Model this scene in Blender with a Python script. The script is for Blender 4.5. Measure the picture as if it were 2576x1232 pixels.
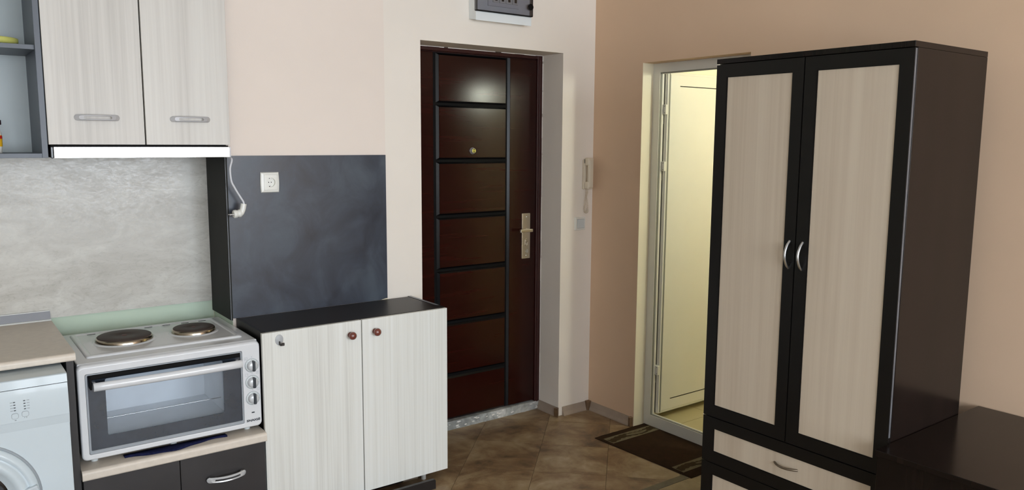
import bpy, bmesh, math, random
from mathutils import Vector, Matrix
random.seed(7)
SC = bpy.context.scene
COL = SC.collection
for o in list(bpy.data.objects):
    bpy.data.objects.remove(o, do_unlink=True)

# ------------------------------------------------------------------ camera
CAM_H = 1.57
F_PX, PITCH, YAW, ROLL = 1993.0, 0.13064, 0.64062, 0.006283
cp, sp, cy_, sy_ = math.cos(PITCH), math.sin(PITCH), math.cos(YAW), math.sin(YAW)
fw = Vector((sy_, cy_, 0)); rt = Vector((cy_, -sy_, 0)); up = Vector((0, 0, 1))
f2 = fw * cp - up * sp
u2 = up * cp + fw * sp
r3 = rt * math.cos(ROLL) + u2 * math.sin(ROLL)
u3 = u2 * math.cos(ROLL) - rt * math.sin(ROLL)
cd = bpy.data.cameras.new('camera')
cam = bpy.data.objects.new('camera', cd)
COL.objects.link(cam)
cd.sensor_width = 36.0
cd.lens = F_PX / 2576.0 * 36.0
cd.clip_start = 0.05
m = Matrix((r3, u3, -f2)).transposed().to_4x4()
m.translation = Vector((0, 0, CAM_H))
cam.matrix_world = m
SC.camera = cam

# ------------------------------------------------------------------ light and exposure
SC.view_settings.view_transform = 'Standard'
SC.view_settings.look = 'None'
SC.view_settings.gamma = 1.0
SC.view_settings.use_curve_mapping = False
SC.view_settings.exposure = 0.0
w = bpy.data.worlds.new('daylight')
SC.world = w
w.use_nodes = True
bgn = w.node_tree.nodes['Background']
bgn.inputs['Color'].default_value = (0.87, 0.95, 1.04, 1)
bgn.inputs['Strength'].default_value = 13.4
WIN = (-1.30, 2.90, 0.55, 2.38)          # rear window: x0, x1, z0, z1
REAR_Y = -3.1
pl = bpy.data.lights.new('window_portal', 'AREA')
pl.shape = 'RECTANGLE'
pl.size = WIN[1] - WIN[0]
pl.size_y = WIN[3] - WIN[2]
pl.cycles.is_portal = True
po = bpy.data.objects.new('window_portal', pl)
COL.objects.link(po)
po.location = ((WIN[0] + WIN[1]) / 2, REAR_Y - 0.12, (WIN[2] + WIN[3]) / 2)
po.rotation_euler = (math.pi / 2, 0, 0)      # -Z turned to face +Y, into the room
SC.cycles.max_bounces = 10
SC.cycles.diffuse_bounces = 6
SC.cycles.glossy_bounces = 4
SC.cycles.transparent_max_bounces = 8
SC.cycles.sample_clamp_indirect = 8
SC.cycles.caustics_reflective = False
SC.cycles.caustics_refractive = False
SC.cycles.use_denoising = True

# ------------------------------------------------------------------ materials
def newmat(name):
    mt = bpy.data.materials.new(name)
    mt.use_nodes = True
    nt = mt.node_tree
    return mt, nt, nt.nodes['Principled BSDF']

def s2l(c):
    return tuple(((x / 255.0) / 12.92 if x <= 10 else ((x / 255.0 + 0.055) / 1.055) ** 2.4) for x in c)

def coords(nt, scale, obj_random=False):
    tc = nt.nodes.new('ShaderNodeTexCoord')
    mp = nt.nodes.new('ShaderNodeMapping')
    mp.inputs['Scale'].default_value = scale
    nt.links.new(tc.outputs['Object'], mp.inputs['Vector'])
    if obj_random:
        oi = nt.nodes.new('ShaderNodeObjectInfo')
        ml = nt.nodes.new('ShaderNodeMath'); ml.operation = 'MULTIPLY'
        ml.inputs[1].default_value = 37.0
        cb = nt.nodes.new('ShaderNodeCombineXYZ')
        nt.links.new(oi.outputs['Random'], ml.inputs[0])
        for i in range(3):
            nt.links.new(ml.outputs[0], cb.inputs[i])
        nt.links.new(cb.outputs[0], mp.inputs['Location'])
    return mp

def noise(nt, vec, scale, detail=4, rough=0.55, dist=0.0):
    n = nt.nodes.new('ShaderNodeTexNoise')
    n.inputs['Scale'].default_value = scale
    n.inputs['Detail'].default_value = detail
    n.inputs['Roughness'].default_value = rough
    n.inputs['Distortion'].default_value = dist
    nt.links.new(vec.outputs[0], n.inputs['Vector'])
    return n

def ramp(nt, fac, stops):
    r = nt.nodes.new('ShaderNodeValToRGB')
    els = r.color_ramp.elements
    while len(els) < len(stops):
        els.new(0.5)
    for e, (p, c) in zip(els, stops):
        e.position = p
        e.color = (*c, 1)
    nt.links.new(fac, r.inputs['Fac'])
    return r

def bump(nt, b, height, strength, distance=0.002):
    bp = nt.nodes.new('ShaderNodeBump')
    bp.inputs['Strength'].default_value = strength
    bp.inputs['Distance'].default_value = distance
    nt.links.new(height, bp.inputs['Height'])
    nt.links.new(bp.outputs[0], b.inputs['Normal'])

def plain(name, rgb, rough=0.5, metal=0.0, coat=0.0, var=0.04, spec=None, vscale=9.0, bmp=0.0, bscale=300.0):
    mt, nt, b = newmat(name)
    c = s2l(rgb) if max(rgb) > 1 else rgb
    mp = coords(nt, (1, 1, 1))
    n = noise(nt, mp, vscale, 3)
    lo = tuple(max(0, x * (1 - var)) for x in c)
    hi = tuple(min(1, x * (1 + var)) for x in c)
    r = ramp(nt, n.outputs['Fac'], [(0.3, lo), (0.7, hi)])
    nt.links.new(r.outputs[0], b.inputs['Base Color'])
    b.inputs['Roughness'].default_value = rough
    b.inputs['Metallic'].default_value = metal
    b.inputs['Coat Weight'].default_value = coat
    b.inputs['Coat Roughness'].default_value = 0.05
    if spec is not None:
        b.inputs['Specular IOR Level'].default_value = spec
    if bmp:
        n2 = noise(nt, mp, bscale, 2)
        bump(nt, b, n2.outputs['Fac'], bmp, 0.001)
    return mt

def laminate(name, light, mid, dark, rough=0.45, fine=70.0, stretch=1.0, spec=0.4):
    """wood-print laminate with a vertical grain"""
    mt, nt, b = newmat(name)
    light, mid, dark = s2l(light), s2l(mid), s2l(dark)
    a = coords(nt, (fine, fine, 1.1 * stretch), True)
    n1 = noise(nt, a, 1.0, 5, 0.6, 0.4)
    a2 = coords(nt, (11, 11, 0.35 * stretch), True)
    n2 = noise(nt, a2, 1.0, 4, 0.5, 0.6)
    mx = nt.nodes.new('ShaderNodeMath'); mx.operation = 'MULTIPLY_ADD'
    mx.inputs[1].default_value = 0.5
    ml = nt.nodes.new('ShaderNodeMath'); ml.operation = 'MULTIPLY'
    ml.inputs[1].default_value = 0.5
    nt.links.new(n2.outputs['Fac'], ml.inputs[0])
    nt.links.new(n1.outputs['Fac'], mx.inputs[0])
    nt.links.new(ml.outputs[0], mx.inputs[2])
    r = ramp(nt, mx.outputs[0], [(0.33, dark), (0.47, mid), (0.62, light)])
    nt.links.new(r.outputs[0], b.inputs['Base Color'])
    b.inputs['Roughness'].default_value = rough
    b.inputs['Specular IOR Level'].default_value = spec
    return mt

def wall_paint(name, rgb):
    mt, nt, b = newmat(name)
    c = s2l(rgb)
    mp = coords(nt, (1, 1, 1))
    n = noise(nt, mp, 2.2, 4)
    r = ramp(nt, n.outputs['Fac'], [(0.3, tuple(x * 0.975 for x in c)), (0.7, tuple(min(1, x * 1.02) for x in c))])
    nt.links.new(r.outputs[0], b.inputs['Base Color'])
    b.inputs['Roughness'].default_value = 0.75
    b.inputs['Specular IOR Level'].default_value = 0.25
    n2 = noise(nt, mp, 140, 3)
    bump(nt, b, n2.outputs['Fac'], 0.12, 0.0015)
    return mt

def glass_like(name, tint, reflect_rough=0.03, opacity=0.0):
    """thin pane: see-through tint under a fresnel reflection"""
    mt, nt, b = newmat(name)
    nt.nodes.remove(b)
    out = nt.nodes['Material Output']
    tr = nt.nodes.new('ShaderNodeBsdfTransparent'); tr.inputs[0].default_value = (*tint, 1)
    gl = nt.nodes.new('ShaderNodeBsdfGlossy'); gl.inputs['Roughness'].default_value = reflect_rough
    fr = nt.nodes.new('ShaderNodeFresnel'); fr.inputs['IOR'].default_value = 1.5
    ms = nt.nodes.new('ShaderNodeMixShader')
    nt.links.new(fr.outputs[0], ms.inputs[0])
    nt.links.new(tr.outputs[0], ms.inputs[1])
    nt.links.new(gl.outputs[0], ms.inputs[2])
    nt.links.new(ms.outputs[0], out.inputs['Surface'])
    return mt

def floor_stone(name, cols, obj_random=True, rough=0.35, sc=3.2):
    mt, nt, b = newmat(name)
    mp = coords(nt, (1, 1, 1), obj_random)
    n1 = noise(nt, mp, sc, 7, 0.62, 0.7)
    n2 = noise(nt, mp, 16, 5, 0.6)
    mx = nt.nodes.new('ShaderNodeMath'); mx.operation = 'MULTIPLY_ADD'
    mx.inputs[1].default_value = 0.25
    ml = nt.nodes.new('ShaderNodeMath'); ml.operation = 'MULTIPLY'
    ml.inputs[1].default_value = 0.75
    nt.links.new(n1.outputs['Fac'], ml.inputs[0])
    nt.links.new(n2.outputs['Fac'], mx.inputs[0])
    nt.links.new(ml.outputs[0], mx.inputs[2])
    r = ramp(nt, mx.outputs[0], [(0.36, s2l(cols[0])), (0.47, s2l(cols[1])), (0.56, s2l(cols[2])), (0.68, s2l(cols[3]))])
    nt.links.new(r.outputs[0], b.inputs['Base Color'])
    b.inputs['Roughness'].default_value = rough
    b.inputs['Specular IOR Level'].default_value = 0.35
    bump(nt, b, n2.outputs['Fac'], 0.15, 0.001)
    return mt

def emit(name, rgb, strength):
    mt, nt, b = newmat(name)
    b.inputs['Base Color'].default_value = (*rgb, 1)
    b.inputs['Emission Color'].default_value = (*rgb, 1)
    b.inputs['Emission Strength'].default_value = strength
    return mt

M = {}
M['wall_kitchen'] = wall_paint('paint_pale_green', (190, 206, 188))
M['wall_pillar'] = wall_paint('paint_pink_beige', (232, 220, 210))
M['wall_entrance'] = wall_paint('paint_warm_white', (233, 225, 215))
M['wall_right'] = wall_paint('paint_peach', (216, 187, 159))
M['wall_other'] = wall_paint('paint_cream', (224, 218, 210))
M['ceiling'] = wall_paint('paint_ceiling_white', (240, 238, 234))
M['bath_wall'] = plain('bath_wall_gloss', (240, 236, 212), 0.3, var=0.02)
M['white_lam'] = laminate('light_ash_laminate', (215, 212, 206), (207, 203, 197), (194, 190, 184), 0.42)
M['white_lam2'] = laminate('pale_ash_laminate', (226, 227, 223), (219, 219, 213), (202, 201, 195), 0.42, 130, 1.0)
M['oak_lam'] = laminate('bleached_oak_laminate', (204, 191, 173), (197, 183, 165), (187, 172, 153), 0.5, 45, 0.8)
M['wenge'] = laminate('wenge_laminate', (27, 19, 17), (22, 16, 14), (17, 13, 12), 0.2, 60, 1.0, 0.22)
M['wenge_black'] = plain('black_brown_laminate', (15, 12, 10), 0.4, var=0.12, spec=0.28)
def slate_mat():
    mt, nt, b = newmat('cloudy_slate_laminate')
    mp = coords(nt, (1, 1, 0.8))
    n1 = noise(nt, mp, 5.5, 6, 0.62, 0.6)
    r = ramp(nt, n1.outputs['Fac'], [(0.33, s2l((38, 41, 51))), (0.5, s2l((48, 54, 66))), (0.68, s2l((62, 71, 82)))])
    nt.links.new(r.outputs[0], b.inputs['Base Color'])
    rr = ramp(nt, n1.outputs['Fac'], [(0.3, (0.27,) * 3), (0.7, (0.40,) * 3)])
    nt.links.new(rr.outputs[0], b.inputs['Roughness'])
    b.inputs['Specular IOR Level'].default_value = 0.6
    return mt
M['slate'] = slate_mat()
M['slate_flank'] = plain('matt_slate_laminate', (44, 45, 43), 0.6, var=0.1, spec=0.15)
M['slate_shelf'] = plain('slate_shelf_laminate', (82, 88, 98), 0.4, var=0.1, vscale=6.0)
M['charcoal'] = plain('charcoal_laminate', (43, 40, 40), 0.36, var=0.2, vscale=5.0)
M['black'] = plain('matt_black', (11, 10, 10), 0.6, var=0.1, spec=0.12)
M['black_gloss'] = plain('black_gloss', (14, 14, 15), 0.15, var=0.1)
M['dark_board'] = plain('black_brown_board', (26, 22, 21), 0.42, var=0.15)
M['steel'] = plain('brushed_steel', (205, 205, 205), 0.22, 1.0, var=0.03)
M['nickel'] = plain('satin_nickel', (196, 187, 174), 0.3, 1.0, var=0.05)
M['silver'] = plain('silver_metal', (200, 202, 204), 0.28, 1.0, var=0.03)
M['matt_silver'] = plain('matt_silver_paint', (190, 190, 193), 0.35, 0.25, var=0.04)
M['knob_silver'] = plain('pale_silver_plastic', (202, 205, 208), 0.28, 0.1, var=0.02, coat=0.3)
M['dark_reflection_metal'] = plain('dark_reflection_metal', (132, 122, 108), 0.36, 1.0, var=0.05)  # drawer handles: dark reflection put into the metal colour
M['box_white'] = plain('box_white_plastic', (226, 231, 232), 0.35, var=0.015)
M['peep_silver'] = plain('polished_silver', (178, 176, 176), 0.2, 0.6, var=0.02)
M['cap_dark'] = plain('dark_maroon_cap', (58, 34, 40), 0.4, var=0.05)
M['alu'] = plain('anodised_aluminium', (150, 153, 160), 0.42, 0.5, var=0.03)
M['alu_light'] = plain('aluminium_edge', (205, 207, 205), 0.4, 0.3, var=0.03)
M['enamel'] = plain('white_enamel', (214, 216, 219), 0.22, var=0.015, coat=0.3)
M['enamel_grey'] = plain('grey_enamel', (222, 225, 228), 0.35, var=0.06)
M['oven_border'] = plain('grey_oven_trim', (150, 156, 162), 0.3, var=0.03)
M['oven_glass_dark'] = plain('dark_printed_glass', (34, 41, 52), 0.16, var=0.25, vscale=14.0, spec=0.75)
M['glass'] = glass_like('clear_oven_glass', (0.94, 0.96, 0.98))
M['smoke'] = glass_like('smoked_cover', (0.76, 0.76, 0.78), 0.06)
M['plate_iron'] = plain('cast_iron_brown', (62, 51, 46), 0.55, 0.0, var=0.16, vscale=14.0, spec=0.3)
M['plate_red'] = plain('red_plate_mark', (86, 50, 44), 0.5, 0.0, var=0.06)
M['plate_ring'] = plain('steel_plate_ring', (170, 160, 145), 0.2, 1.0, var=0.06)
M['washer_white'] = plain('washer_white', (198, 209, 215), 0.3, var=0.01, coat=0.3, spec=0.2)
M['washer_grey'] = plain('washer_pale_grey', (188, 197, 203), 0.25, var=0.02)
M['washer_ink'] = plain('grey_ink', (148, 156, 162), 0.5, var=0.02)
M['led_dark'] = plain('dark_indicator', (48, 54, 60), 0.4, var=0.02)
M['worktop'] = plain('beige_worktop', (212, 202, 189), 0.4, var=0.05, vscale=40.0)
M['plastic_white'] = plain('white_plastic', (226, 226, 220), 0.3, var=0.01)
M['plastic_ivory'] = plain('ivory_plastic', (214, 203, 184), 0.42, var=0.02)
M['plastic_grey'] = plain('pale_grey_plastic', (204, 210, 211), 0.35, var=0.015)
M['cable'] = plain('grey_white_cable', (206, 208, 214), 0.45, var=0.02)
M['knob_brown'] = plain('red_brown_knob', (112, 58, 48), 0.22, var=0.06, coat=0.5)
M['hook_disc'] = plain('grey_hook_pad', (170, 172, 174), 0.4, var=0.03)
M['hook_dark'] = plain('dark_hook_metal', (70, 66, 64), 0.32, 0.6, var=0.08)
M['groove'] = plain('black_groove', (9, 9, 10), 0.22, var=0.1, spec=0.22)
M['threshold'] = floor_stone('worn_cement', [(120, 122, 120), (138, 139, 136), (168, 169, 166), (206, 205, 202)], False, 0.8, 9.0)
M['baseboard'] = plain('grey_beige_skirting', (160, 145, 131), 0.45, var=0.06, vscale=20.0)
M['skirt_cap'] = plain('brown_skirting_cap', (108, 84, 62), 0.45, var=0.25, vscale=60.0)
M['tile'] = floor_stone('stone_tile', [(88, 70, 54), (126, 101, 74), (146, 125, 96), (168, 149, 124)], True, 0.35, 4.6)
M['grout'] = plain('brown_grout', (100, 84, 66), 0.9, var=0.15, vscale=40)
M['bath_tile'] = plain('cream_floor_tile', (176, 166, 130), 0.35, var=0.03)
M['pvc'] = plain('white_pvc', (216, 215, 208), 0.3, var=0.01)
M['pvc_grey'] = plain('grey_gasket', (120, 120, 112), 0.5, var=0.05)
M['mat_brown'] = plain('brown_mat_pile', (46, 32, 21), 0.95, var=0.15, vscale=30.0, spec=0.1, bmp=0.8, bscale=500.0)
M['mat_light'] = plain('mat_beige_weave', (106, 97, 78), 0.95, var=0.12, vscale=60.0, spec=0.1, bmp=0.6, bscale=600.0)
M['mat_olive'] = plain('mat_olive_weave', (58, 47, 31), 0.95, var=0.2, vscale=60.0, spec=0.1, bmp=0.6, bscale=600.0)
M['cloth_blue'] = plain('navy_cloth', (26, 30, 62), 0.95, var=0.35, vscale=110.0, spec=0.1, bmp=0.6, bscale=500.0)
M['dish'] = plain('yellow_green_dish', (196, 196, 110), 0.4, var=0.04)
M['shelf_back'] = plain('pale_grey_back', (176, 186, 188), 0.4, var=0.03)
M['label_yellow'] = plain('yellow_label', (236, 186, 40), 0.4, var=0.03)
M['label_red'] = plain('red_label', (196, 44, 34), 0.4, var=0.05)
M['white_chip'] = plain('white_chip', (226, 222, 216), 0.7, var=0.04)
M['plaster'] = plain('bare_plaster', (214, 205, 180), 0.85, var=0.05)
M['brass'] = plain('pale_brass', (196, 190, 96), 0.3, 0.7, var=0.05)
M['lamp'] = emit('lamp_glow', (0.95, 1.0, 0.84), 200.0)

# dark mahogany door skin with a faint horizontal grain
def mahogany():
    mt, nt, b = newmat('dark_mahogany')
    a = coords(nt, (2.0, 2.0, 42.0))
    n = noise(nt, a, 1.0, 5, 0.6, 0.5)
    r = ramp(nt, n.outputs['Fac'], [(0.3, s2l((32, 8, 5))), (0.55, s2l((38, 10, 6))), (0.75, s2l((46, 13, 8)))])
    nt.links.new(r.outputs[0], b.inputs['Base Color'])
    b.inputs['Roughness'].default_value = 0.2
    b.inputs['Specular IOR Level'].default_value = 0.30
    return mt
M['mahogany'] = mahogany()
M['mahogany_frame'] = plain('mahogany_frame', (50, 16, 14), 0.35, var=0.12)

def backsplash_mat():
    mt, nt, b = newmat('pale_plaster_laminate')
    mp = coords(nt, (1, 1, 2.2))
    n1 = noise(nt, mp, 5.0, 8, 0.68, 1.2)
    n2 = noise(nt, mp, 34.0, 6, 0.7, 1.0)
    mx = nt.nodes.new('ShaderNodeMath'); mx.operation = 'MULTIPLY_ADD'
    mx.inputs[1].default_value = 0.22
    ml = nt.nodes.new('ShaderNodeMath'); ml.operation = 'MULTIPLY'
    ml.inputs[1].default_value = 0.78
    nt.links.new(n1.outputs['Fac'], ml.inputs[0])
    nt.links.new(n2.outputs['Fac'], mx.inputs[0])
    nt.links.new(ml.outputs[0], mx.inputs[2])
    r = ramp(nt, mx.outputs[0], [(0.36, s2l((172, 168, 159))), (0.5, s2l((186, 183, 175))), (0.64, s2l((200, 198, 190)))])
    nt.links.new(r.outputs[0], b.inputs['Base Color'])
    rr = ramp(nt, n2.outputs['Fac'], [(0.35, (0.22, 0.22, 0.22)), (0.65, (0.42, 0.42, 0.42))])
    nt.links.new(rr.outputs[0], b.inputs['Roughness'])
    bump(nt, b, n2.outputs['Fac'], 0.05, 0.001)
    return mt
M['backsplash'] = backsplash_mat()

# ------------------------------------------------------------------ mesh builder
class MB:
    def __init__(self):
        self.v = []; self.f = []; self.s = []
    def add(self, vs, fs, smooth=False):
        o = len(self.v)
        self.v += [Vector(p) for p in vs]
        self.f += [tuple(i + o for i in f) for f in fs]
        self.s += [smooth] * len(fs)
        return self
    def add_bm(self, bm, smooth=False):
        bm.verts.index_update()
        self.add([v.co.copy() for v in bm.verts], [[v.index for v in f.verts] for f in bm.faces], smooth)
        bm.free()
        return self
    def box(self, x0, x1, y0, y1, z0, z1, b=0.0, seg=1):
        bm = bmesh.new()
        vs = [bm.verts.new((x, y, z)) for x in (x0, x1) for y in (y0, y1) for z in (z0, z1)]
        for q in ((0, 1, 3, 2), (4, 6, 7, 5), (0, 4, 5, 1), (2, 3, 7, 6), (0, 2, 6, 4), (1, 5, 7, 3)):
            bm.faces.new([vs[i] for i in q])
        if b > 0:
            bmesh.ops.bevel(bm, geom=list(bm.edges), offset=b, segments=seg, affect='EDGES', profile=0.5)
        return self.add_bm(bm)
    def prism(self, poly, axis, a0, a1, b=0.0, seg=1):
        def P(u, v, a):
            return {'x': (a, u, v), 'y': (u, a, v), 'z': (u, v, a)}[axis]
        n = len(poly)
        vs = [P(u, v, a0) for u, v in poly] + [P(u, v, a1) for u, v in poly]
        fs = [tuple(range(n)), tuple(range(2 * n - 1, n - 1, -1))]
        fs += [(i, (i + 1) % n, n + (i + 1) % n, n + i) for i in range(n)]
        if b > 0:
            bm = bmesh.new()
            bv = [bm.verts.new(p) for p in vs]
            for f in fs:
                bm.faces.new([bv[i] for i in f])
            bmesh.ops.bevel(bm, geom=list(bm.edges), offset=b, segments=seg, affect='EDGES', profile=0.5)
            return self.add_bm(bm)
        return self.add(vs, fs)
    def ring(self, outer, inner, axis, a0, a1):
        """tube of section between two loops of equal count, extruded along axis"""
        def P(u, v, a):
            return {'x': (a, u, v), 'y': (u, a, v), 'z': (u, v, a)}[axis]
        n = len(outer)
        vs = [P(*p, a0) for p in outer] + [P(*p, a0) for p in inner] + [P(*p, a1) for p in outer] + [P(*p, a1) for p in inner]
        fs = []
        for i in range(n):
            j = (i + 1) % n
            fs += [(i, j, n + j, n + i), (2 * n + i, 3 * n + i, 3 * n + j, 2 * n + j),
                   (i, 2 * n + i, 2 * n + j, j), (n + i, n + j, 3 * n + j, 3 * n + i)]
        return self.add(vs, fs)
    def lathe(self, prof, origin, axis, n=24, smooth=True, cap=True):
        ax = Vector(axis).normalized()
        t = Vector((0, 0, 1)) if abs(ax.z) < 0.9 else Vector((1, 0, 0))
        e1 = ax.cross(t).normalized(); e2 = ax.cross(e1)
        o = Vector(origin)
        vs = []; fs = []
        for r, hh in prof:
            for k in range(n):
                a = 2 * math.pi * k / n
                vs.append(o + ax * hh + (e1 * math.cos(a) + e2 * math.sin(a)) * r)
        for i in range(len(prof) - 1):
            for k in range(n):
                k2 = (k + 1) % n
                fs.append((i * n + k, i * n + k2, (i + 1) * n + k2, (i + 1) * n + k))
        self.add(vs, fs, smooth)
        if cap:
            for i in (0, len(prof) - 1):
                if prof[i][0] > 1e-6:
                    self.add([vs[i * n + k] for k in range(n)], [tuple(range(n))])
        return self
    def cyl(self, p0, p1, r, n=16, r1=None, smooth=True):
        p0, p1 = Vector(p0), Vector(p1)
        return self.lathe([(r, 0), (r if r1 is None else r1, (p1 - p0).length)], p0, p1 - p0, n, smooth)
    def tube(self, pts, r, n=8, sub=4, flat=1.0):
        P = [Vector(p) for p in pts]
        if sub > 1 and len(P) > 2:
            Q = []
            for i in range(len(P) - 1):
                a = P[max(i - 1, 0)]; b = P[i]; c = P[i + 1]; d = P[min(i + 2, len(P) - 1)]
                for k in range(sub):
                    t = k / sub
                    Q.append(0.5 * ((2 * b) + (c - a) * t + (2 * a - 5 * b + 4 * c - d) * t * t + (3 * b - a - 3 * c + d) * t ** 3))
            Q.append(P[-1]); P = Q
        rr = r if isinstance(r, (list, tuple)) else None
        vs = []; prev = None
        for i, p in enumerate(P):
            d = (P[min(i + 1, len(P) - 1)] - P[max(i - 1, 0)]).normalized()
            if prev is None:
                t = Vector((0, 0, 1)) if abs(d.z) < 0.9 else Vector((1, 0, 0))
                e1 = d.cross(t).normalized()
            else:
                e1 = (prev - d * prev.dot(d)).normalized()
            prev = e1; e2 = d.cross(e1)
            ri = r if rr is None else rr[0] + (rr[1] - rr[0]) * math.sin(math.pi * i / (len(P) - 1))
            for k in range(n):
                a = 2 * math.pi * k / n
                vs.append(p + (e1 * math.cos(a) + e2 * math.sin(a) * flat) * ri)
        fs = [(i * n + k, i * n + (k + 1) % n, (i + 1) * n + (k + 1) % n, (i + 1) * n + k)
              for i in range(len(P) - 1) for k in range(n)]
        self.add(vs, fs, True)
        L = (len(P) - 1) * n
        self.add(vs[:n], [tuple(range(n))]); self.add(vs[L:L + n], [tuple(range(n))])
        return self
    def frust(self, x0, x1, z0, z1, yb, yf, ins):
        """bevelled raised field facing -Y"""
        vs = [(x0, yb, z0), (x1, yb, z0), (x1, yb, z1), (x0, yb, z1),
              (x0 + ins, yf, z0 + ins), (x1 - ins, yf, z0 + ins), (x1 - ins, yf, z1 - ins), (x0 + ins, yf, z1 - ins)]
        return self.add(vs, [(0, 1, 2, 3), (4, 5, 6, 7), (0, 1, 5, 4), (1, 2, 6, 5), (2, 3, 7, 6), (3, 0, 4, 7)])
    def build(self, name, mat, parent=None, label=None):
        org = Vector((0, 0, 0))
        p = parent
        while p is not None:
            org += p.location; p = p.parent
        if parent is None:
            xs = [v.x for v in self.v]; ys = [v.y for v in self.v]; zs = [v.z for v in self.v]
            org = Vector(((min(xs) + max(xs)) / 2, (min(ys) + max(ys)) / 2, min(zs)))
        me = bpy.data.meshes.new(name)
        me.from_pydata([v - org for v in self.v], [], self.f)
        me.polygons.foreach_set('use_smooth', self.s)
        bm = bmesh.new(); bm.from_mesh(me)
        bmesh.ops.recalc_face_normals(bm, faces=list(bm.faces))
        bm.to_mesh(me); bm.free()
        me.materials.append(M[mat] if isinstance(mat, str) else mat)
        o = bpy.data.objects.new(name, me)
        COL.objects.link(o)
        if parent is None:
            o.location = org
        else:
            o.parent = parent
        if label:
            o['label'] = label
        return o

def tag(o, label=None, cat=None, group=None, kind=None):
    if label: o['label'] = label
    if cat: o['category'] = cat
    if group: o['group'] = group
    if kind: o['kind'] = kind
    return o

def thing(name, label, cat, loc, group=None, kind=None):
    o = bpy.data.objects.new(name, None)
    o.empty_display_size = 0.05
    COL.objects.link(o)
    o.location = loc
    return tag(o, label, cat, group, kind)

def part(name, mat, parent, *boxes, b=0.0, label=None, seg=1):
    m = MB()
    for bx in boxes:
        m.box(*bx, b=b, seg=seg)
    return m.build(name, mat, parent, label)

def rrect(x0, x1, z0, z1, r, n=5):
    pts = []
    for cx, cz, a0 in ((x1 - r, z1 - r, 0), (x0 + r, z1 - r, 90), (x0 + r, z0 + r, 180), (x1 - r, z0 + r, 270)):
        for k in range(n + 1):
            a = math.radians(a0 + 90 * k / n)
            pts.append((cx + r * math.cos(a), cz + r * math.sin(a)))
    return pts

def structure(m, name, mat, label, cat='wall', parent=None):
    return tag(m.build(name, mat, parent), label, cat, kind='structure')

def text_mesh(body, size, shear=0.0, spacing=1.0, offset=0.0):
    cu = bpy.data.curves.new('lettering', 'FONT')
    cu.body = body; cu.size = size; cu.align_x = 'CENTER'; cu.align_y = 'CENTER'
    cu.space_character = spacing; cu.shear = shear; cu.offset = offset
    cu.extrude = 0.0003; cu.resolution_u = 3
    o = bpy.data.objects.new('lettering', cu)
    COL.objects.link(o)
    dg = bpy.context.evaluated_depsgraph_get()
    me = bpy.data.meshes.new_from_object(o.evaluated_get(dg))
    vs = [v.co.copy() for v in me.vertices]; fs = [list(p.vertices) for p in me.polygons]
    bpy.data.objects.remove(o, do_unlink=True)
    bpy.data.curves.remove(cu); bpy.data.meshes.remove(me)
    return vs, fs

def text_on_front(mb, body, size, x, y, z, sx=1.0, **k):
    """lettering lying on a face that looks towards -Y"""
    vs, fs = text_mesh(body, size, **k)
    mb.add([(x + v.x * sx, y - v.z, z + v.y) for v in vs], fs)
    return mb

# ------------------------------------------------------------------ room shell
YW, YB, XR, XJ, YD = 3.3645, 3.6286, 3.08, 2.8475, 3.555
XC = 1.0255                      # left flank of the pillar
XL, CEIL = -1.7, 2.72
DOOR_X0, DOOR_TOP = 1.9555, 2.0435
FX_ = 3.16
BO0, BO1, BO_TOP = 2.317, 2.993, 1.979     # bathroom opening in the right wall

m = MB(); m.box(XL - .15, XR + .15, REAR_Y - .15, 3.85, -0.12, -0.002)
floor = structure(m, 'floor', 'grout', 'brown stone-look tile floor of the hall laid on the diagonal', 'floor')
m = MB(); m.box(XL - .15, 4.75, REAR_Y - .15, 3.95, CEIL, CEIL + .12)
structure(m, 'ceiling', 'ceiling', 'plain white ceiling above the room, out of the picture', 'ceiling')
m = MB(); m.box(XL - .15, XC, YB + .012, YB + .16, 0, CEIL)
structure(m, 'wall_kitchen', 'wall_kitchen', 'pale green painted wall behind the oven, under the stone-look backsplash')
# pillar: pink-beige paint, dark boards are hung on it further down
pil = MB(); pil.box(XC, 1.762, YW, YB + .16, 0.0, CEIL)
pillar = structure(pil, 'wall_pillar', 'wall_pillar', 'pink-beige painted pillar face above the dark board with the socket')
part('painted_band', 'wall_kitchen', pillar, (XC - .0012, XC, YW + .001, YB, 0.45, 0.845), label='pale green painted band low on the pillar flank')
m = MB()
m.box(1.762, DOOR_X0, YW, 3.62, 0, CEIL)
m.box(XJ, XR + .15, YW, 3.62, 0, CEIL)
m.box(DOOR_X0, XJ, YW, 3.62, DOOR_TOP, CEIL)
structure(m, 'wall_entrance', 'wall_entrance', 'warm white wall around the recessed dark entrance door')
m = MB()
m.box(DOOR_X0 - .3, XJ + .3, 3.62, 3.75, 0, CEIL)
structure(m, 'wall_corridor', 'wall_other', 'wall piece closing the recess behind the entrance door')
m = MB()
m.box(XR, XR + .15, REAR_Y - .15, BO0, 0, CEIL)
m.box(XR, XR + .15, BO1, YW, 0, CEIL)
m.box(XR, XR + .15, BO0, BO1, BO_TOP, CEIL)
wr = structure(m, 'wall_right', 'wall_right', 'peach painted wall behind the wardrobe with the bathroom opening')
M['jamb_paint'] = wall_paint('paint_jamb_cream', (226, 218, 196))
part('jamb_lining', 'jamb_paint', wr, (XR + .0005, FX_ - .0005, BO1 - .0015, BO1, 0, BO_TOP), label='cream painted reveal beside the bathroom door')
m = MB(); m.box(XL - .15, XL, REAR_Y, 3.79, 0, CEIL)
structure(m, 'wall_left', 'wall_other', 'cream painted wall on the far left, out of the picture')
m = MB()
m.box(XL, WIN[0], REAR_Y - .15, REAR_Y, 0, CEIL)
m.box(WIN[1], XR, REAR_Y - .15, REAR_Y, 0, CEIL)
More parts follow.
